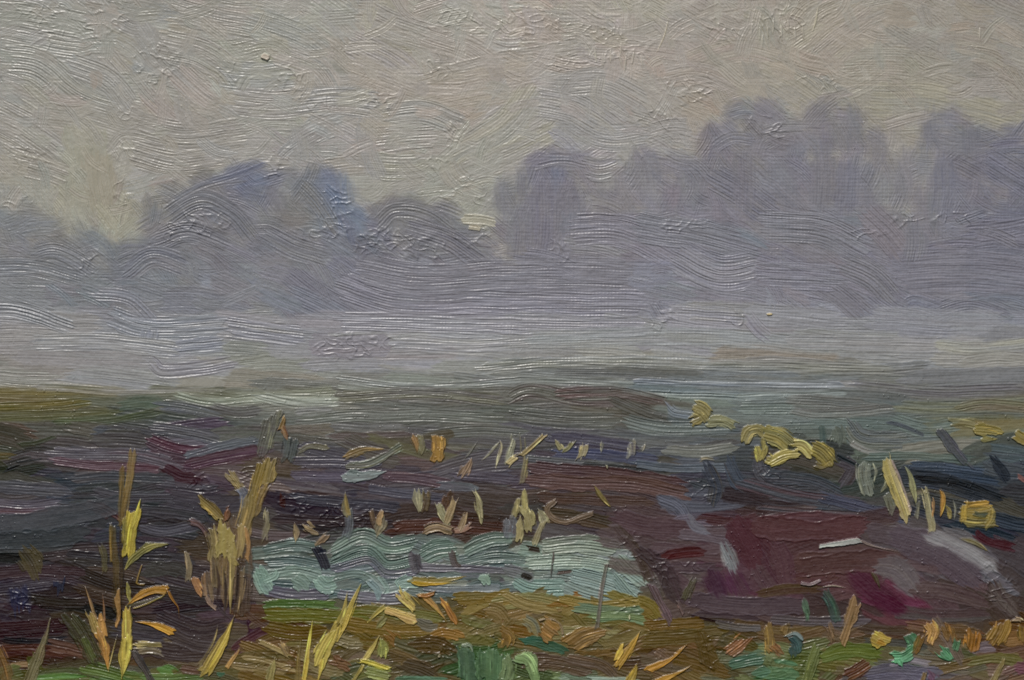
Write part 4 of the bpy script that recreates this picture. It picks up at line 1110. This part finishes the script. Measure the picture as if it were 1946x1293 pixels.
husk>spike 772,1134 770,1126 771,1118 | 6 | 9c8c4c | tip=e h=3
stalk 734,1152 716,1166 696,1187 | 9 | a29048 | h=2.6 tip=e
leaf 735,1172 724,1184 716,1194 | 18 | 6c6a3c,5e5c38
@orange_sprig|sprig||bright orange sprig with two hanging leaves right of the seed head
leaf 795,1133 815,1140 850,1178 | 13 | b0803c,9c743a | h=3 tip=e
leaf 838,1140 852,1160 864,1182 | 15 | a86c26,98642a | h=3
crown 794,1132 812,1132 832,1124 | 9 | b86c20 | h=3.2
stalk 818,1150 838,1168 852,1186 | 5 | a8883e | h=2.6 tip=e
@floating_leaf|leaf||long ochre yellow leaf lying on the lower edge of the turquoise water
. 778,1100 830,1104 886,1095 | 18 | 84703a,7a6c3c | h=2.4 tip=e
. 782,1106 808,1110 870,1107 | 9 | a88224,94762a | h=3 tip=e
@yellow_tuft|tuft||pale yellow pointed tuft with a green base at the bottom
body 692,1274 715,1278 742,1284 | 34 | 767c42,666c3a | br=1.0 h=2.4
leaf 722,1210 728,1230 728,1250 | 26 | 8a8840,74783e | tip=s h=2.8 br=.9
+ 722,1206 708,1232 690,1258 | 12 | b09e54,9c8c48 | tip=s h=3.2
collar 680,1254 712,1262 744,1274 | 13 | b8a836,a89a3a | h=3.8
stalk 690,1264 680,1282 666,1300 | 8 | a09048 | h=2.4
@straw_litter|straw|scraps of straw in the middle foreground|pale straw crossing a small tan husk at the left of the green ground
. 492,1220 520,1232 552,1248 | 11 | 98845e,86744e | h=2.6
. 534,1222 540,1232 546,1244 | 15 | 8c7850 | h=2.6
@straw_litter|straw|scraps of straw in the middle foreground|grey green pointed husk at the bottom edge near the pale straw
. 522,1252 516,1275 510,1300 | 22 | 6c6a44,7c744a | tip=s h=2.4
@husk|husk|round husks on the foreground ground|ring shaped brown husk with a dark hollow
. 952,1202 966,1212 962,1230 | 28 | 80602a,6e5024 | h=2.6
. 952,1212 960,1214 | 14 | 5c3c14
@husk|husk|round husks on the foreground ground|large round orange ochre husk with a pale rim
body 1030,1188 1044,1200 1058,1212 | 42 | 906632,7e5a30 | h=3.2 br=.5
body>rim 1020,1182 1042,1176 1064,1186 1070,1210 | 5 | a88a64 | h=3
@husk|husk|round husks on the foreground ground|broad flat ochre husk right of the large round one
. 1086,1230 1115,1212 1158,1200 | 44 | 7e602e,72562c | tip=e h=2.2
@gold_blade|grass blade|gold blades in the right foreground|steep gold blade with a bright swollen lower end
. 1216,1200 1200,1228 1172,1268 | 20 | a28032,8c6c2c | tip=s h=3
. 1186,1226 1178,1240 1172,1252 | 13 | c0a044,a88834 | h=3.6
@gold_blade|grass blade|gold blades in the right foreground|orange gold blade in the middle of the three leaning right
. 1304,1226 1270,1254 1230,1274 | 14 | a6762e,96682c | tip=s h=3
@gold_blade|grass blade|gold blades in the right foreground|gold blade lying lowest on the bottom edge, leaning far right
. 1314,1264 1280,1282 1236,1302 | 15 | a87e2e,98702a | tip=s h=3
@gold_blade|grass blade|gold blades in the right foreground|short stout gold blade pointing up at the bottom edge
. 1212,1258 1206,1278 1194,1302 | 22 | a0842e,8c7430 | tip=s h=3
@twig|twig|purple brown twigs|short dark twig standing in the turquoise water
. 1052,1042 1050,1070 1047,1100 | 8 | 4a3e3a | h=2.8 tip=b
@twig|twig|purple brown twigs|long grey twig at the right end of the turquoise water
. 1153,1066 1146,1105 1134,1198 | 9 | 605854,504a44 | h=2.6
@twig|twig|purple brown twigs|thick purple twig leaning at the left foot of the wine coloured bank
. 1238,1112 1254,1145 1274,1182 | 19 | 5c4c50,4c3e40 | h=2.2 br=.8
@twig|twig|purple brown twigs|small pinkish twig beside an olive leaf on the bank
leaf 1320,1100 1312,1118 1304,1140 | 18 | 4c4632,444030
stalk 1286,1138 1292,1152 1300,1172 | 9 | 705c56 | h=2.6
@white_twig|twig||white stripped twig with a fine brown tail lying on the wine coloured bank
stick 1556,1039 1595,1034 1636,1027 | 12 | a2a8a0,b4b4a8 | h=3.6 rag=2 br=.1
stick>tail 1632,1026 1660,1038 1712,1050 | 5 | 8e7e76 | h=2.4 tip=e
@bank_leaf|leaf|small leaves on the wine coloured bank|olive leaf lying on the magenta stain
. 1654,1084 1664,1100 1672,1120 | 15 | 5c4e28,50462a | tip=b
@bank_leaf|leaf|small leaves on the wine coloured bank|golden yellow leaf on the upper edge beside the pale streak
. 1822,1022 1850,1030 1878,1048 | 16 | 7c6c38,6c6034 | tip=b
@bank_leaf|leaf|small leaves on the wine coloured bank|dark green leaf hanging below the glossy white ridge
. 1566,1124 1580,1150 1588,1182 | 24 | 304e3a,28443a | br=.7
@bank_leaf|leaf|small leaves on the wine coloured bank|small grass green leaf left of the dark green leaf
. 1526,1138 1532,1160 1536,1180 | 15 | 3e5c3e,4a6448
@ridge_fleck|fleck|pale flecks on the paint|glossy white ridge on the lower edge of the wine coloured bank
. 1562,1116 1582,1113 1608,1117 | 7 | b0a890 | h=3 tip=b
@ridge_fleck|fleck|pale flecks on the paint|pinkish lip of paint left of the glossy white ridge
. 1520,1108 1540,1111 1560,1102 | 7 | a0908c | h=3 rag=2
@paint_fleck|fleck|pale flecks on the paint|cream fleck between the grey twig and the gold blade
. 1195,1170 1197,1178 | 7 | b8b090 | h=3 rag=1
@paint_fleck|fleck|pale flecks on the paint|cream fleck on the dark earth left of the green leaves
. 832,1246 838,1248 | 8 | b0a884 | h=3 rag=1
@ochre_tuft|tuft|ochre tufts along the right foreground|tall ochre stem with an orange foot left of the teal pebble
stem 1458,1184 1462,1210 1464,1240 | 24 | 886a30,745a2c | h=2.6
foot 1466,1226 1476,1234 1484,1244 | 20 | 804c24,74482a
@ochre_tuft|tuft|ochre tufts along the right foreground|short dull ochre tuft above the teal pebble
. 1492,1184 1492,1194 1490,1208 | 17 | 7c6232,6c5630
@teal_pebble|pebble||dark teal pebble with a pale arched rim
body 1498,1216 1510,1226 1514,1244 | 34 | 34504e,2c4442 | h=2.4 br=.4
body>rim 1490,1212 1510,1204 1526,1216 | 7 | 6c7c78 | h=2.6
@ochre_tuft|tuft|ochre tufts along the right foreground|tall slanting brown stem standing in front of the wine coloured bank
stem 1626,1138 1614,1180 1598,1224 | 21 | 8c6c40,785c38 | h=2.6 br=.7
stem 1574,1188 1578,1204 1582,1220 | 17 | 7a5e3c,6a5034
@yellow_flower|flower||small pale yellow flower with an orange heart
petals 1656,1208 1670,1216 1688,1222 | 34 | 947a34,a48c44 | h=3.2 rag=3
petals>heart 1664,1216 1678,1222 | 14 | a88a3c,8c6a28 | h=3
@green_leaf|leaf|bright green leaves in the right foreground|fan shaped emerald leaf right of the yellow flower
. 1724,1208 1734,1220 1736,1232 | 26 | 3e7246,346040 | h=2.4
. 1694,1248 1716,1246 1738,1232 | 26 | 4e9a66,3e8050 | h=3 br=1.0
. 1702,1250 1708,1258 1714,1268 | 19 | 50a068 | tip=e h=3
@green_leaf|leaf|bright green leaves in the right foreground|heart shaped green leaf between two ochre tufts
. 1818,1216 1816,1226 1812,1238 | 17 | 42784a
. 1784,1234 1800,1248 1816,1256 | 30 | 468858,3c7448 | h=2.8 tip=e
@ochre_tuft|tuft|ochre tufts along the right foreground|bright ochre tuft with a curved pale rib, right of the fan shaped leaf
. 1762,1182 1770,1198 1764,1218 | 28 | 946a2a,a87e3c | h=2.8 br=.9
. 1750,1206 1746,1224 1740,1242 | 15 | 865e28 | h=2.4
@ochre_tuft|tuft|ochre tufts along the right foreground|dull brown upright tuft between the bright ochre and the ribbed orange tuft
. 1796,1188 1800,1202 1800,1214 | 26 | 7a5422,6c4a20 | br=.9
@ochre_tuft|tuft|ochre tufts along the right foreground|ribbed orange tuft above the violet grey patch
. 1848,1198 1848,1214 1844,1236 | 36 | 925e1c,7e541c | h=2.6 br=1.1 pitch=7
@ochre_tuft|tuft|ochre tufts along the right foreground|large golden tuft with pale flecked top near the right edge
body 1906,1182 1900,1202 1886,1226 | 40 | 8c6828,7a5824 | h=2.4 br=.9
fleck 1926,1176 1936,1177 1944,1182 | 10 | c0a474 | h=3.4
@ochre_tuft|tuft|ochre tufts along the right foreground|dark ochre tuft cut off by the right edge
. 1944,1184 1946,1200 1950,1216 | 30 | 74561e,66501f
@orange_tuft|tuft|ochre tufts along the right foreground|rusty orange tuft left of the teal grass
. 1380,1240 1398,1228 1418,1212 | 30 | 8a5a34,7a502e | br=.9
@grass_blade|grass blade|blades in the right foreground|thick olive green blade at the bottom edge, left of the brown clod
. 1552,1232 1542,1262 1532,1300 | 22 | 6a703a,5a6032 | h=2.4
@grass_blade|grass blade|blades in the right foreground|khaki blade rising from the bottom right corner
. 1908,1255 1896,1276 1884,1300 | 14 | 7e7040,706438 | h=2.4
@grass_blade|grass blade|blades in the right foreground|short ochre blade standing on the slate blue patch
. 1758,1274 1754,1286 1750,1300 | 10 | 96743a | h=2.6
@earth_clod|clod||dark brown clod of earth beside the slate blue patch
. 1606,1288 1628,1276 1646,1262 | 32 | 502e24,5c3c28 | h=2.2 br=.9
@leafy_plant|plant||bright green leafy plant at the bottom edge
leaf 888,1232 890,1260 890,1300 | 42 | 40603e,365438 | h=2.2 br=.4
leaf 935,1236 935,1265 935,1300 | 66 | 4c6e42,42623c | h=2.6 br=.4
leaf 966,1250 966,1272 960,1300 | 30 | 667e4a,5a7042 | h=2.6
+ 982,1246 1004,1254 1020,1296 | 28 | 80a05c,6c8c4a | h=3.4
rim 880,1228 892,1226 900,1238 | 7 | 8ca082 | h=3
"""
def build_plants(txt):
    t = None
    for ln in txt.strip().splitlines():
        if ln.startswith('@'):
            n, c, g, l = ln[1:].split('|')
            t = new_thing(n, l, c, g or None)
            continue
        part, rest = ln.split(' ', 1)
        f = [q.strip() for q in rest.split('|')]
        pts = [tuple(float(v) for v in p.split(',')) for p in f[0].split()]
        cols = [hexc(c) for c in f[2].split(',')]
        kw = dict(h=2.0, br=.6, pick=.14, keep=.5, lip=.28, rag=8, pitch=4.6, rnd=.28, slant=.9, edge=.36, jit=.035, wob=.2)
        for o in (f[3].split() if len(f) > 3 else []):
            k, v = o.split('=')
            kw[k] = v if k == 'tip' else float(v)
        kw['br'] *= .8
        kw['flat'] = .75 if kw['h'] > 2.0 else .35
        kw['soft'] = kw.get('soft', 2.0 if t['cat'] in ('tuft', 'bush', 'husk', 'stalk') else 1.6)
        if kw['h'] <= 2.0:                   # thinly brushed ones sink into the wet ground
            kw['soft'] = 3.0; kw['pick'] = .26
        key = part
        if part[0] == '+':                   # one more stroke on the part before
            key = last
        elif part != '.':                    # every blade / leaf is a part of its own
            if '>' in part:
                key = part = last.split('>')[0] + '>' + part.split('>')[1]
            q = 1
            while key in t['parts']:
                q += 1; key = part + '#%d' % q
        last = key
        pid_ = part_id(t, key); w = float(f[1]); c1 = cols[0]; c2 = cols[1] if len(cols) > 1 else cols[0] * .74
        w *= 1.22 if t['cat'] in ('tuft', 'husk', 'stalk', 'bush') else 1.14
        stroke(pid_, pts, w, c1 * 1.04, c2, mix=.5, **kw)
        if w >= 9 and kw['br'] > .1:                           # the separate hairs of the brush leave their own streaks
            P, T, s = spline(pts, 4.0)
            for q in range(int(1 + w / 5.5)):
                off = (rng.random() - .5) * .84
                a, b = sorted(rng.random(2)); b = max(b, min(1, a + .35))
                ia, ib = int(a * (len(P) - 1)), int(b * (len(P) - 1))
                if ib - ia < 2:
                    continue
                uu = np.linspace(a, b, ib - ia + 1)
                ff = np.ones_like(uu)
                if kw.get('tip', '') in ('e', 'b'): ff *= np.clip((1 - uu) / .7, .04, 1) ** .75
                if kw.get('tip', '') in ('s', 'b'): ff *= np.clip(uu / .7, .04, 1) ** .75
                sub = P[ia:ib + 1] + np.stack([-T[ia:ib + 1, 1], T[ia:ib + 1, 0]], 1) * (off * w * ff)[:, None]
                g = rng.choice([.62, .8, 1.15, 1.3, 1.48]) + rng.normal() * .05
                stroke(pid_, sub[::3] if len(sub) > 8 else sub, rng.uniform(2.6, 5.5), np.clip((c1 + (c2 - c1) * rng.random()) * g, 0, .8),
                       None, h=kw['h'] * .5, br=.2, keep=.72, rag=5, tip='b', pick=.2, lip=.1, edge=.3, soft=1.2)
build_plants(PLANTS)
S(T_plough, """
426,1082 429,1120 427,1175 | 12 | 342a28,2e2622 | br=.3
412,1070 416,1110 410,1150 | 12 | 352a26,3a2e2a | br=.3
452,1070 452,1110 448,1150 | 11 | 382c28,322824 | br=.3
480,905 476,930 468,952 | 6 | 3c3638,34302e | br=.3
388,975 398,992 402,1012 | 9 | 38323a,302c30 | br=.3
410,1140 420,1160 440,1178 | 14 | 342c2c,3a3032 | br=.4 soft=3
""", h=1.4, rag=7, tip='b', soft=2, pick=.2)

# ----------------------------------------------------------------- fine tooth of the dried paint
X2, Y2 = np.meshgrid(XS, YS)
HGT += weave * np.where(Y2 < 690, 1.0, .3)
HGT += ((lat(X2 / 2.6, Y2 / 2.6, TAB2) - .5) * .16 + (lat(X2 / 7 + 3, Y2 / 6 + 8, TAB2) - .5) * .34).astype(np.float32)
pim = lat(X2 / 4.2 + 5, Y2 / 4.2 + 1, TAB2) * .6 + lat(X2 / 2.9, Y2 / 2.9 + 9, TAB2) * .4
HGT += (sstep(.78, .9, pim) * (.5 + .7 * (Y2 > 740)) * sstep(.35, .7, lat(X2 / 60 + 1, Y2 / 50, TAB))).astype(np.float32)
COL += ((lat(X2 / 5 + 2, Y2 / 5, TAB2) - .5) * .022)[..., None].astype(np.float32)
COL = np.clip(COL, 0.01, 1)
G3 = (COL * np.array([.3, .59, .11], np.float32)).sum(-1, keepdims=True)
sat = np.full(len(PARTS) + 1, 1.0, np.float32); tint = np.ones((len(PARTS) + 1, 3), np.float32)
for n_, (t_, _) in enumerate(PARTS, 1):      # how far each colour was greyed on the palette
    if t_['name'] in ('ploughed_field', 'far_field'): sat[n_] = .86
    if t_['name'] in ('sky', 'mist', 'cream_dab'): tint[n_] = (.99, 1.0, 1.03)
    if t_['name'] == 'mist': tint[n_] = (1.0, 1.0, 1.012)
    if t_['name'] in ('tree', 'tree_belt'): tint[n_] = (.965, .97, .985)
    if t_['name'] == 'water': tint[n_] = (.99, .98, .98); sat[n_] = .74
    if t_['name'] == 'far_field': tint[n_] = (1.04, 1.055, 1.10)
    if t_['name'] in ('stubble_tuft', 'dry_stalk', 'slanting_straw'): tint[n_] = (1.1, 1.09, 1.1)
    if t_['name'] in ('ploughed_field', 'earth_bank'): tint[n_] = (.97, .96, .96)
    if t_['name'] == 'earth_bank': tint[n_] = (.98, .97, .93); sat[n_] = .86
    if t_['name'] == 'ground': tint[n_] = (1.06, 1.04, .98)
    if t_['name'] in ('maize_stalk', 'golden_grass', 'seed_head', 'leaning_blade', 'yellow_tuft', 'gold_blade', 'ochre_maize', 'fallen_leaf'): tint[n_] = (1.06, 1.06, 1.03); sat[n_] = .9
    if t_['name'] in ('ochre_maize', 'maize_clump'): tint[n_] = (1.05, 1.05, 1.07); sat[n_] = .82
    if t_['name'] in ('stubble_tuft', 'dry_stalk', 'slanting_straw', 'curled_leaf'): sat[n_] = .78
    if t_['name'] in ('yellow_bush', 'orange_bush', 'green_leaf', 'golden_patch'): sat[n_] = .78
    if t_['name'] in ('ochre_tuft', 'orange_tuft', 'grass_blade', 'husk', 'orange_sprig'): sat[n_] = .84
    if t_['name'] in ('green_leaf', 'bank_leaf', 'leafy_plant', 'teal_pebble'): sat[n_] = .72
COL = (G3 + (COL - G3) * sat[OWN][..., None]) * tint[OWN]
LIN = np.where(COL <= 0.04045, COL / 12.92, ((COL + 0.055) / 1.055) ** 2.4) * np.array(KCOL, np.float32)
LIN = np.clip(LIN - .010, 0.002, 0.85).astype(np.float32)

# ----------------------------------------------------------------- materials
def paint_material(name, rough, spec, coat):
    m = bpy.data.materials.new(name); m.use_nodes = True
    nt = m.node_tree; N = nt.nodes; Lk = nt.links
    b = N['Principled BSDF']
    at = N.new('ShaderNodeAttribute'); at.attribute_name = 'pigment'
    tc = N.new('ShaderNodeTexCoord')
    geo = N.new('ShaderNodeNewGeometry')
    n1 = N.new('ShaderNodeTexNoise'); n1.inputs['Scale'].default_value = 26; n1.inputs['Detail'].default_value = 6
    n2 = N.new('ShaderNodeTexNoise'); n2.inputs['Scale'].default_value = 420; n2.inputs['Detail'].default_value = 3
    Lk.new(geo.outputs['Position'], n1.inputs['Vector']); Lk.new(geo.outputs['Position'], n2.inputs['Vector'])
    hs = N.new('ShaderNodeHueSaturation')
    mp = N.new('ShaderNodeMapRange'); mp.inputs['From Min'].default_value = .3; mp.inputs['From Max'].default_value = .7
    mp.inputs['To Min'].default_value = .94; mp.inputs['To Max'].default_value = 1.06
    Lk.new(n1.outputs['Fac'], mp.inputs['Value'])
    Lk.new(mp.outputs['Result'], hs.inputs['Value'])
    Lk.new(at.outputs['Color'], hs.inputs['Color'])
    Lk.new(hs.outputs['Color'], b.inputs['Base Color'])
    mr = N.new('ShaderNodeMapRange'); mr.inputs['From Min'].default_value = .3; mr.inputs['From Max'].default_value = .7
    mr.inputs['To Min'].default_value = rough - .07; mr.inputs['To Max'].default_value = rough + .10
    Lk.new(n1.outputs['Fac'], mr.inputs['Value']); Lk.new(mr.outputs['Result'], b.inputs['Roughness'])
    bp = N.new('ShaderNodeBump'); bp.inputs['Strength'].default_value = .35; bp.inputs['Distance'].default_value = .0006
    Lk.new(n2.outputs['Fac'], bp.inputs['Height']); Lk.new(bp.outputs['Normal'], b.inputs['Normal'])
    b.inputs['Specular IOR Level'].default_value = spec
    b.inputs['Coat Weight'].default_value = coat
    b.inputs['Coat Roughness'].default_value = .2
    return m
M_SKY = paint_material('dry_oil_paint', .36, .45, .0)
M_FIELD = paint_material('varnished_oil_paint', .33, .4, .0)
M_THICK = paint_material('thick_oil_paint', .32, .5, .0)

def canvas_material():
    m = bpy.data.materials.new('linen_canvas'); m.use_nodes = True
    nt = m.node_tree; N = nt.nodes; Lk = nt.links
    b = N['Principled BSDF']; geo = N.new('ShaderNodeNewGeometry')
    w1 = N.new('ShaderNodeTexWave'); w1.bands_direction = 'X'; w1.inputs['Scale'].default_value = 48
    w2 = N.new('ShaderNodeTexWave'); w2.bands_direction = 'Z'; w2.inputs['Scale'].default_value = 48
    mx = N.new('ShaderNodeMath'); mx.operation = 'MULTIPLY'
    Lk.new(geo.outputs['Position'], w1.inputs['Vector']); Lk.new(geo.outputs['Position'], w2.inputs['Vector'])
    Lk.new(w1.outputs['Fac'], mx.inputs[0]); Lk.new(w2.outputs['Fac'], mx.inputs[1])
    cr = N.new('ShaderNodeValToRGB')
    cr.color_ramp.elements[0].color = (.24, .20, .14, 1); cr.color_ramp.elements[1].color = (.42, .36, .27, 1)
    Lk.new(mx.outputs[0], cr.inputs['Fac']); Lk.new(cr.outputs['Color'], b.inputs['Base Color'])
    b.inputs['Roughness'].default_value = .85
    return m

# ----------------------------------------------------------------- cut the relief into meshes
scene = bpy.context.scene
COLL = scene.collection
ZC = 1.7                                    # height of the picture's centre above the floor
WX = (XS - PW / 2) / 1000; WZ = ZC - (YS - PH / 2) / 1000
HM = HGT / 1000
gx = np.gradient(HM, WX, axis=1); gz = np.gradient(HM, WZ, axis=0)
NRM = np.stack([-gx, -np.ones_like(gx), -gz], -1)      # y = -h(x, z)
NRM[..., 0] = -gx * 1.0; NRM[..., 2] = -gz * 1.0
NRM = np.stack([-gx, -np.ones_like(gx), -gz], -1)
NRM /= np.linalg.norm(NRM, axis=-1, keepdims=True)

def tidy(v):
    """scraps of a part cut off by what was painted over it go to the paint round them"""
    ii, jj = np.nonzero(OWN == v)
    if len(ii) == 0 or len(ii) > 60000:
        return
    todo = set(zip(ii.tolist(), jj.tolist())); comps = []
    while todo:
        st = [todo.pop()]; comp = []
        while st:
            i, j = st.pop(); comp.append((i, j))
            for n in ((i + 1, j), (i - 1, j), (i, j + 1), (i, j - 1)):
                if n in todo:
                    todo.remove(n); st.append(n)
        comps.append(comp)
    big = max(len(c) for c in comps)
    for c in comps:
        if len(c) < .34 * big:
            cnt = {}
            for i, j in c:
                for n in ((i + 1, j), (i - 1, j), (i, j + 1), (i, j - 1)):
                    if 0 <= n[0] < GH and 0 <= n[1] < GW and OWN[n] != v:
                        cnt[int(OWN[n])] = cnt.get(int(OWN[n]), 0) + 1
            if cnt:
                o = max(cnt, key=cnt.get)
                for i, j in c: OWN[i, j] = o
for n_, (t_, _) in enumerate(PARTS, 1):
    if not t_['kind'] and t_['name'] not in ('tree', 'tree_belt'):
        tidy(n_)

def cut(own_ids):
    return np.isin(OWN[:-1, :-1], own_ids)

def mesh_for(name, ids, origin, mat):
    fm = cut(ids)
    ii, jj = np.nonzero(fm)
    if len(ii) == 0:
        return None
    a = ii * GW + jj
    quad = np.stack([a, a + GW, a + GW + 1, a + 1], 1)
    uniq, inv = np.unique(quad, return_inverse=True)
    inv = inv.reshape(-1)
    vi, vj = uniq // GW, uniq % GW
    co = np.stack([WX[vj], -HM[vi, vj], WZ[vi]], 1).astype(np.float32) - np.array(origin, np.float32)
    me = bpy.data.meshes.new(name)
    me.vertices.add(len(uniq)); me.vertices.foreach_set('co', co.ravel())
    me.loops.add(len(inv)); me.loops.foreach_set('vertex_index', inv.astype(np.int32))
    me.polygons.add(len(ii)); me.polygons.foreach_set('loop_start', np.arange(0, len(inv), 4, dtype=np.int32))
    me.update(calc_edges=True)
    at = me.color_attributes.new('pigment', 'FLOAT_COLOR', 'POINT')
    c4 = np.ones((len(uniq), 4), np.float32); c4[:, :3] = LIN[vi, vj]
    at.data.foreach_set('color', c4.ravel())
    me.polygons.foreach_set('use_smooth', np.ones(len(ii), bool))
    me.normals_split_custom_set_from_vertices(NRM[vi, vj].tolist())
    me.materials.append(mat)
    return me

def base_of(ids):
    ii, jj = np.nonzero(cut(ids))
    if len(ii) == 0:
        return None
    return (float((WX[jj.min()] + WX[jj.max()]) / 2), 0.0, float(WZ[ii.max()]))

for t in THINGS:
    ids = list(t['parts'].values())
    org = base_of(ids)
    if org is None:
        continue
    mat = M_SKY if t['name'] in ('sky', 'mist', 'tree', 'tree_belt') else (M_FIELD if t['kind'] else M_THICK)
    live = [(k, v) for k, v in t['parts'].items() if cut([v]).sum() > 6]
    if not live:
        continue
    if len(live) == 1 or t['kind'] or t['name'] == 'tree':
        me = mesh_for(t['name'], ids, org, mat)
        ob = bpy.data.objects.new(t['name'], me); COLL.objects.link(ob); ob.location = org
    else:
        ob = bpy.data.objects.new(t['name'], None); COLL.objects.link(ob); ob.location = org
        ob.empty_display_size = .02
        made = {}
        for k, v in live:
            pn = k.split('>')[-1].split('#')[0]
            me = mesh_for(pn, [v], org, mat)
            po = bpy.data.objects.new(pn, me); COLL.objects.link(po)
            po.parent = made.get(k.split('>')[0], ob) if '>' in k else ob
            made[k] = po
    ob['label'] = t['label']; ob['category'] = t['cat']
    if t['group']: ob['group'] = t['group']
    if t['kind']: ob['kind'] = t['kind']

# the stretched linen behind the paint, folded round its bars
def box_mesh(name, x0, x1, y0, y1, z0, z1):
    me = bpy.data.meshes.new(name)
    v = [(x, y, z) for x in (x0, x1) for y in (y0, y1) for z in (z0, z1)]
    f = [(0, 1, 3, 2), (4, 6, 7, 5), (0, 4, 5, 1), (2, 3, 7, 6), (0, 2, 6, 4), (1, 5, 7, 3)]
    me.from_pydata(v, [], f); me.update()
    return me
me = box_mesh('canvas', float(WX[0]) - .004, float(WX[-1]) + .004, .0035, .045, float(WZ[-1]) - .004, float(WZ[0]) + .004)
me.materials.append(canvas_material())
cv = bpy.data.objects.new('canvas', me); COLL.objects.link(cv)
cv['label'] = 'stretched linen canvas behind the whole layer of paint'; cv['category'] = 'canvas'; cv['kind'] = 'structure'

# ----------------------------------------------------------------- light, sky, camera
SUN_EL, SUN_AZ = math.radians(48), math.radians(-16)      # high in front of the canvas, a little to the left
world = bpy.data.worlds.new('World'); scene.world = world; world.use_nodes = True
wn = world.node_tree.nodes; wl = world.node_tree.links
sk = wn.new('ShaderNodeTexSky'); sk.sky_type = 'NISHITA'; sk.sun_disc = False
sk.sun_elevation = SUN_EL
# sun direction as a vector (towards the sun): the canvas faces -Y
sd = Vector((math.sin(SUN_AZ) * math.cos(SUN_EL), -math.cos(SUN_AZ) * math.cos(SUN_EL), math.sin(SUN_EL)))
sk.sun_rotation = math.atan2(sd.x, sd.y)
wl.new(sk.outputs['Color'], wn['Background'].inputs['Color'])
wn['Background'].inputs['Strength'].default_value = .09
sl = bpy.data.lights.new('sun', 'SUN'); sl.energy = 2.8; sl.angle = math.radians(.6); sl.color = (1, .96, .9)
so = bpy.data.objects.new('sun', sl); COLL.objects.link(so)
so.rotation_euler = sd.to_track_quat('Z', 'Y').to_euler(); so.location = sd * 6

cam = bpy.data.cameras.new('camera'); co = bpy.data.objects.new('camera', cam); COLL.objects.link(co)
DIST = 3.6
co.location = (0, -DIST, ZC); co.rotation_euler = (math.radians(90), 0, 0)
cam.sensor_width = 36; cam.lens = 36 * DIST / 1.946
cam.clip_start = .05; cam.clip_end = 500
scene.camera = co
scene.view_settings.view_transform = 'Standard'; scene.view_settings.look = 'None'
scene.view_settings.exposure = 0; scene.view_settings.gamma = 1
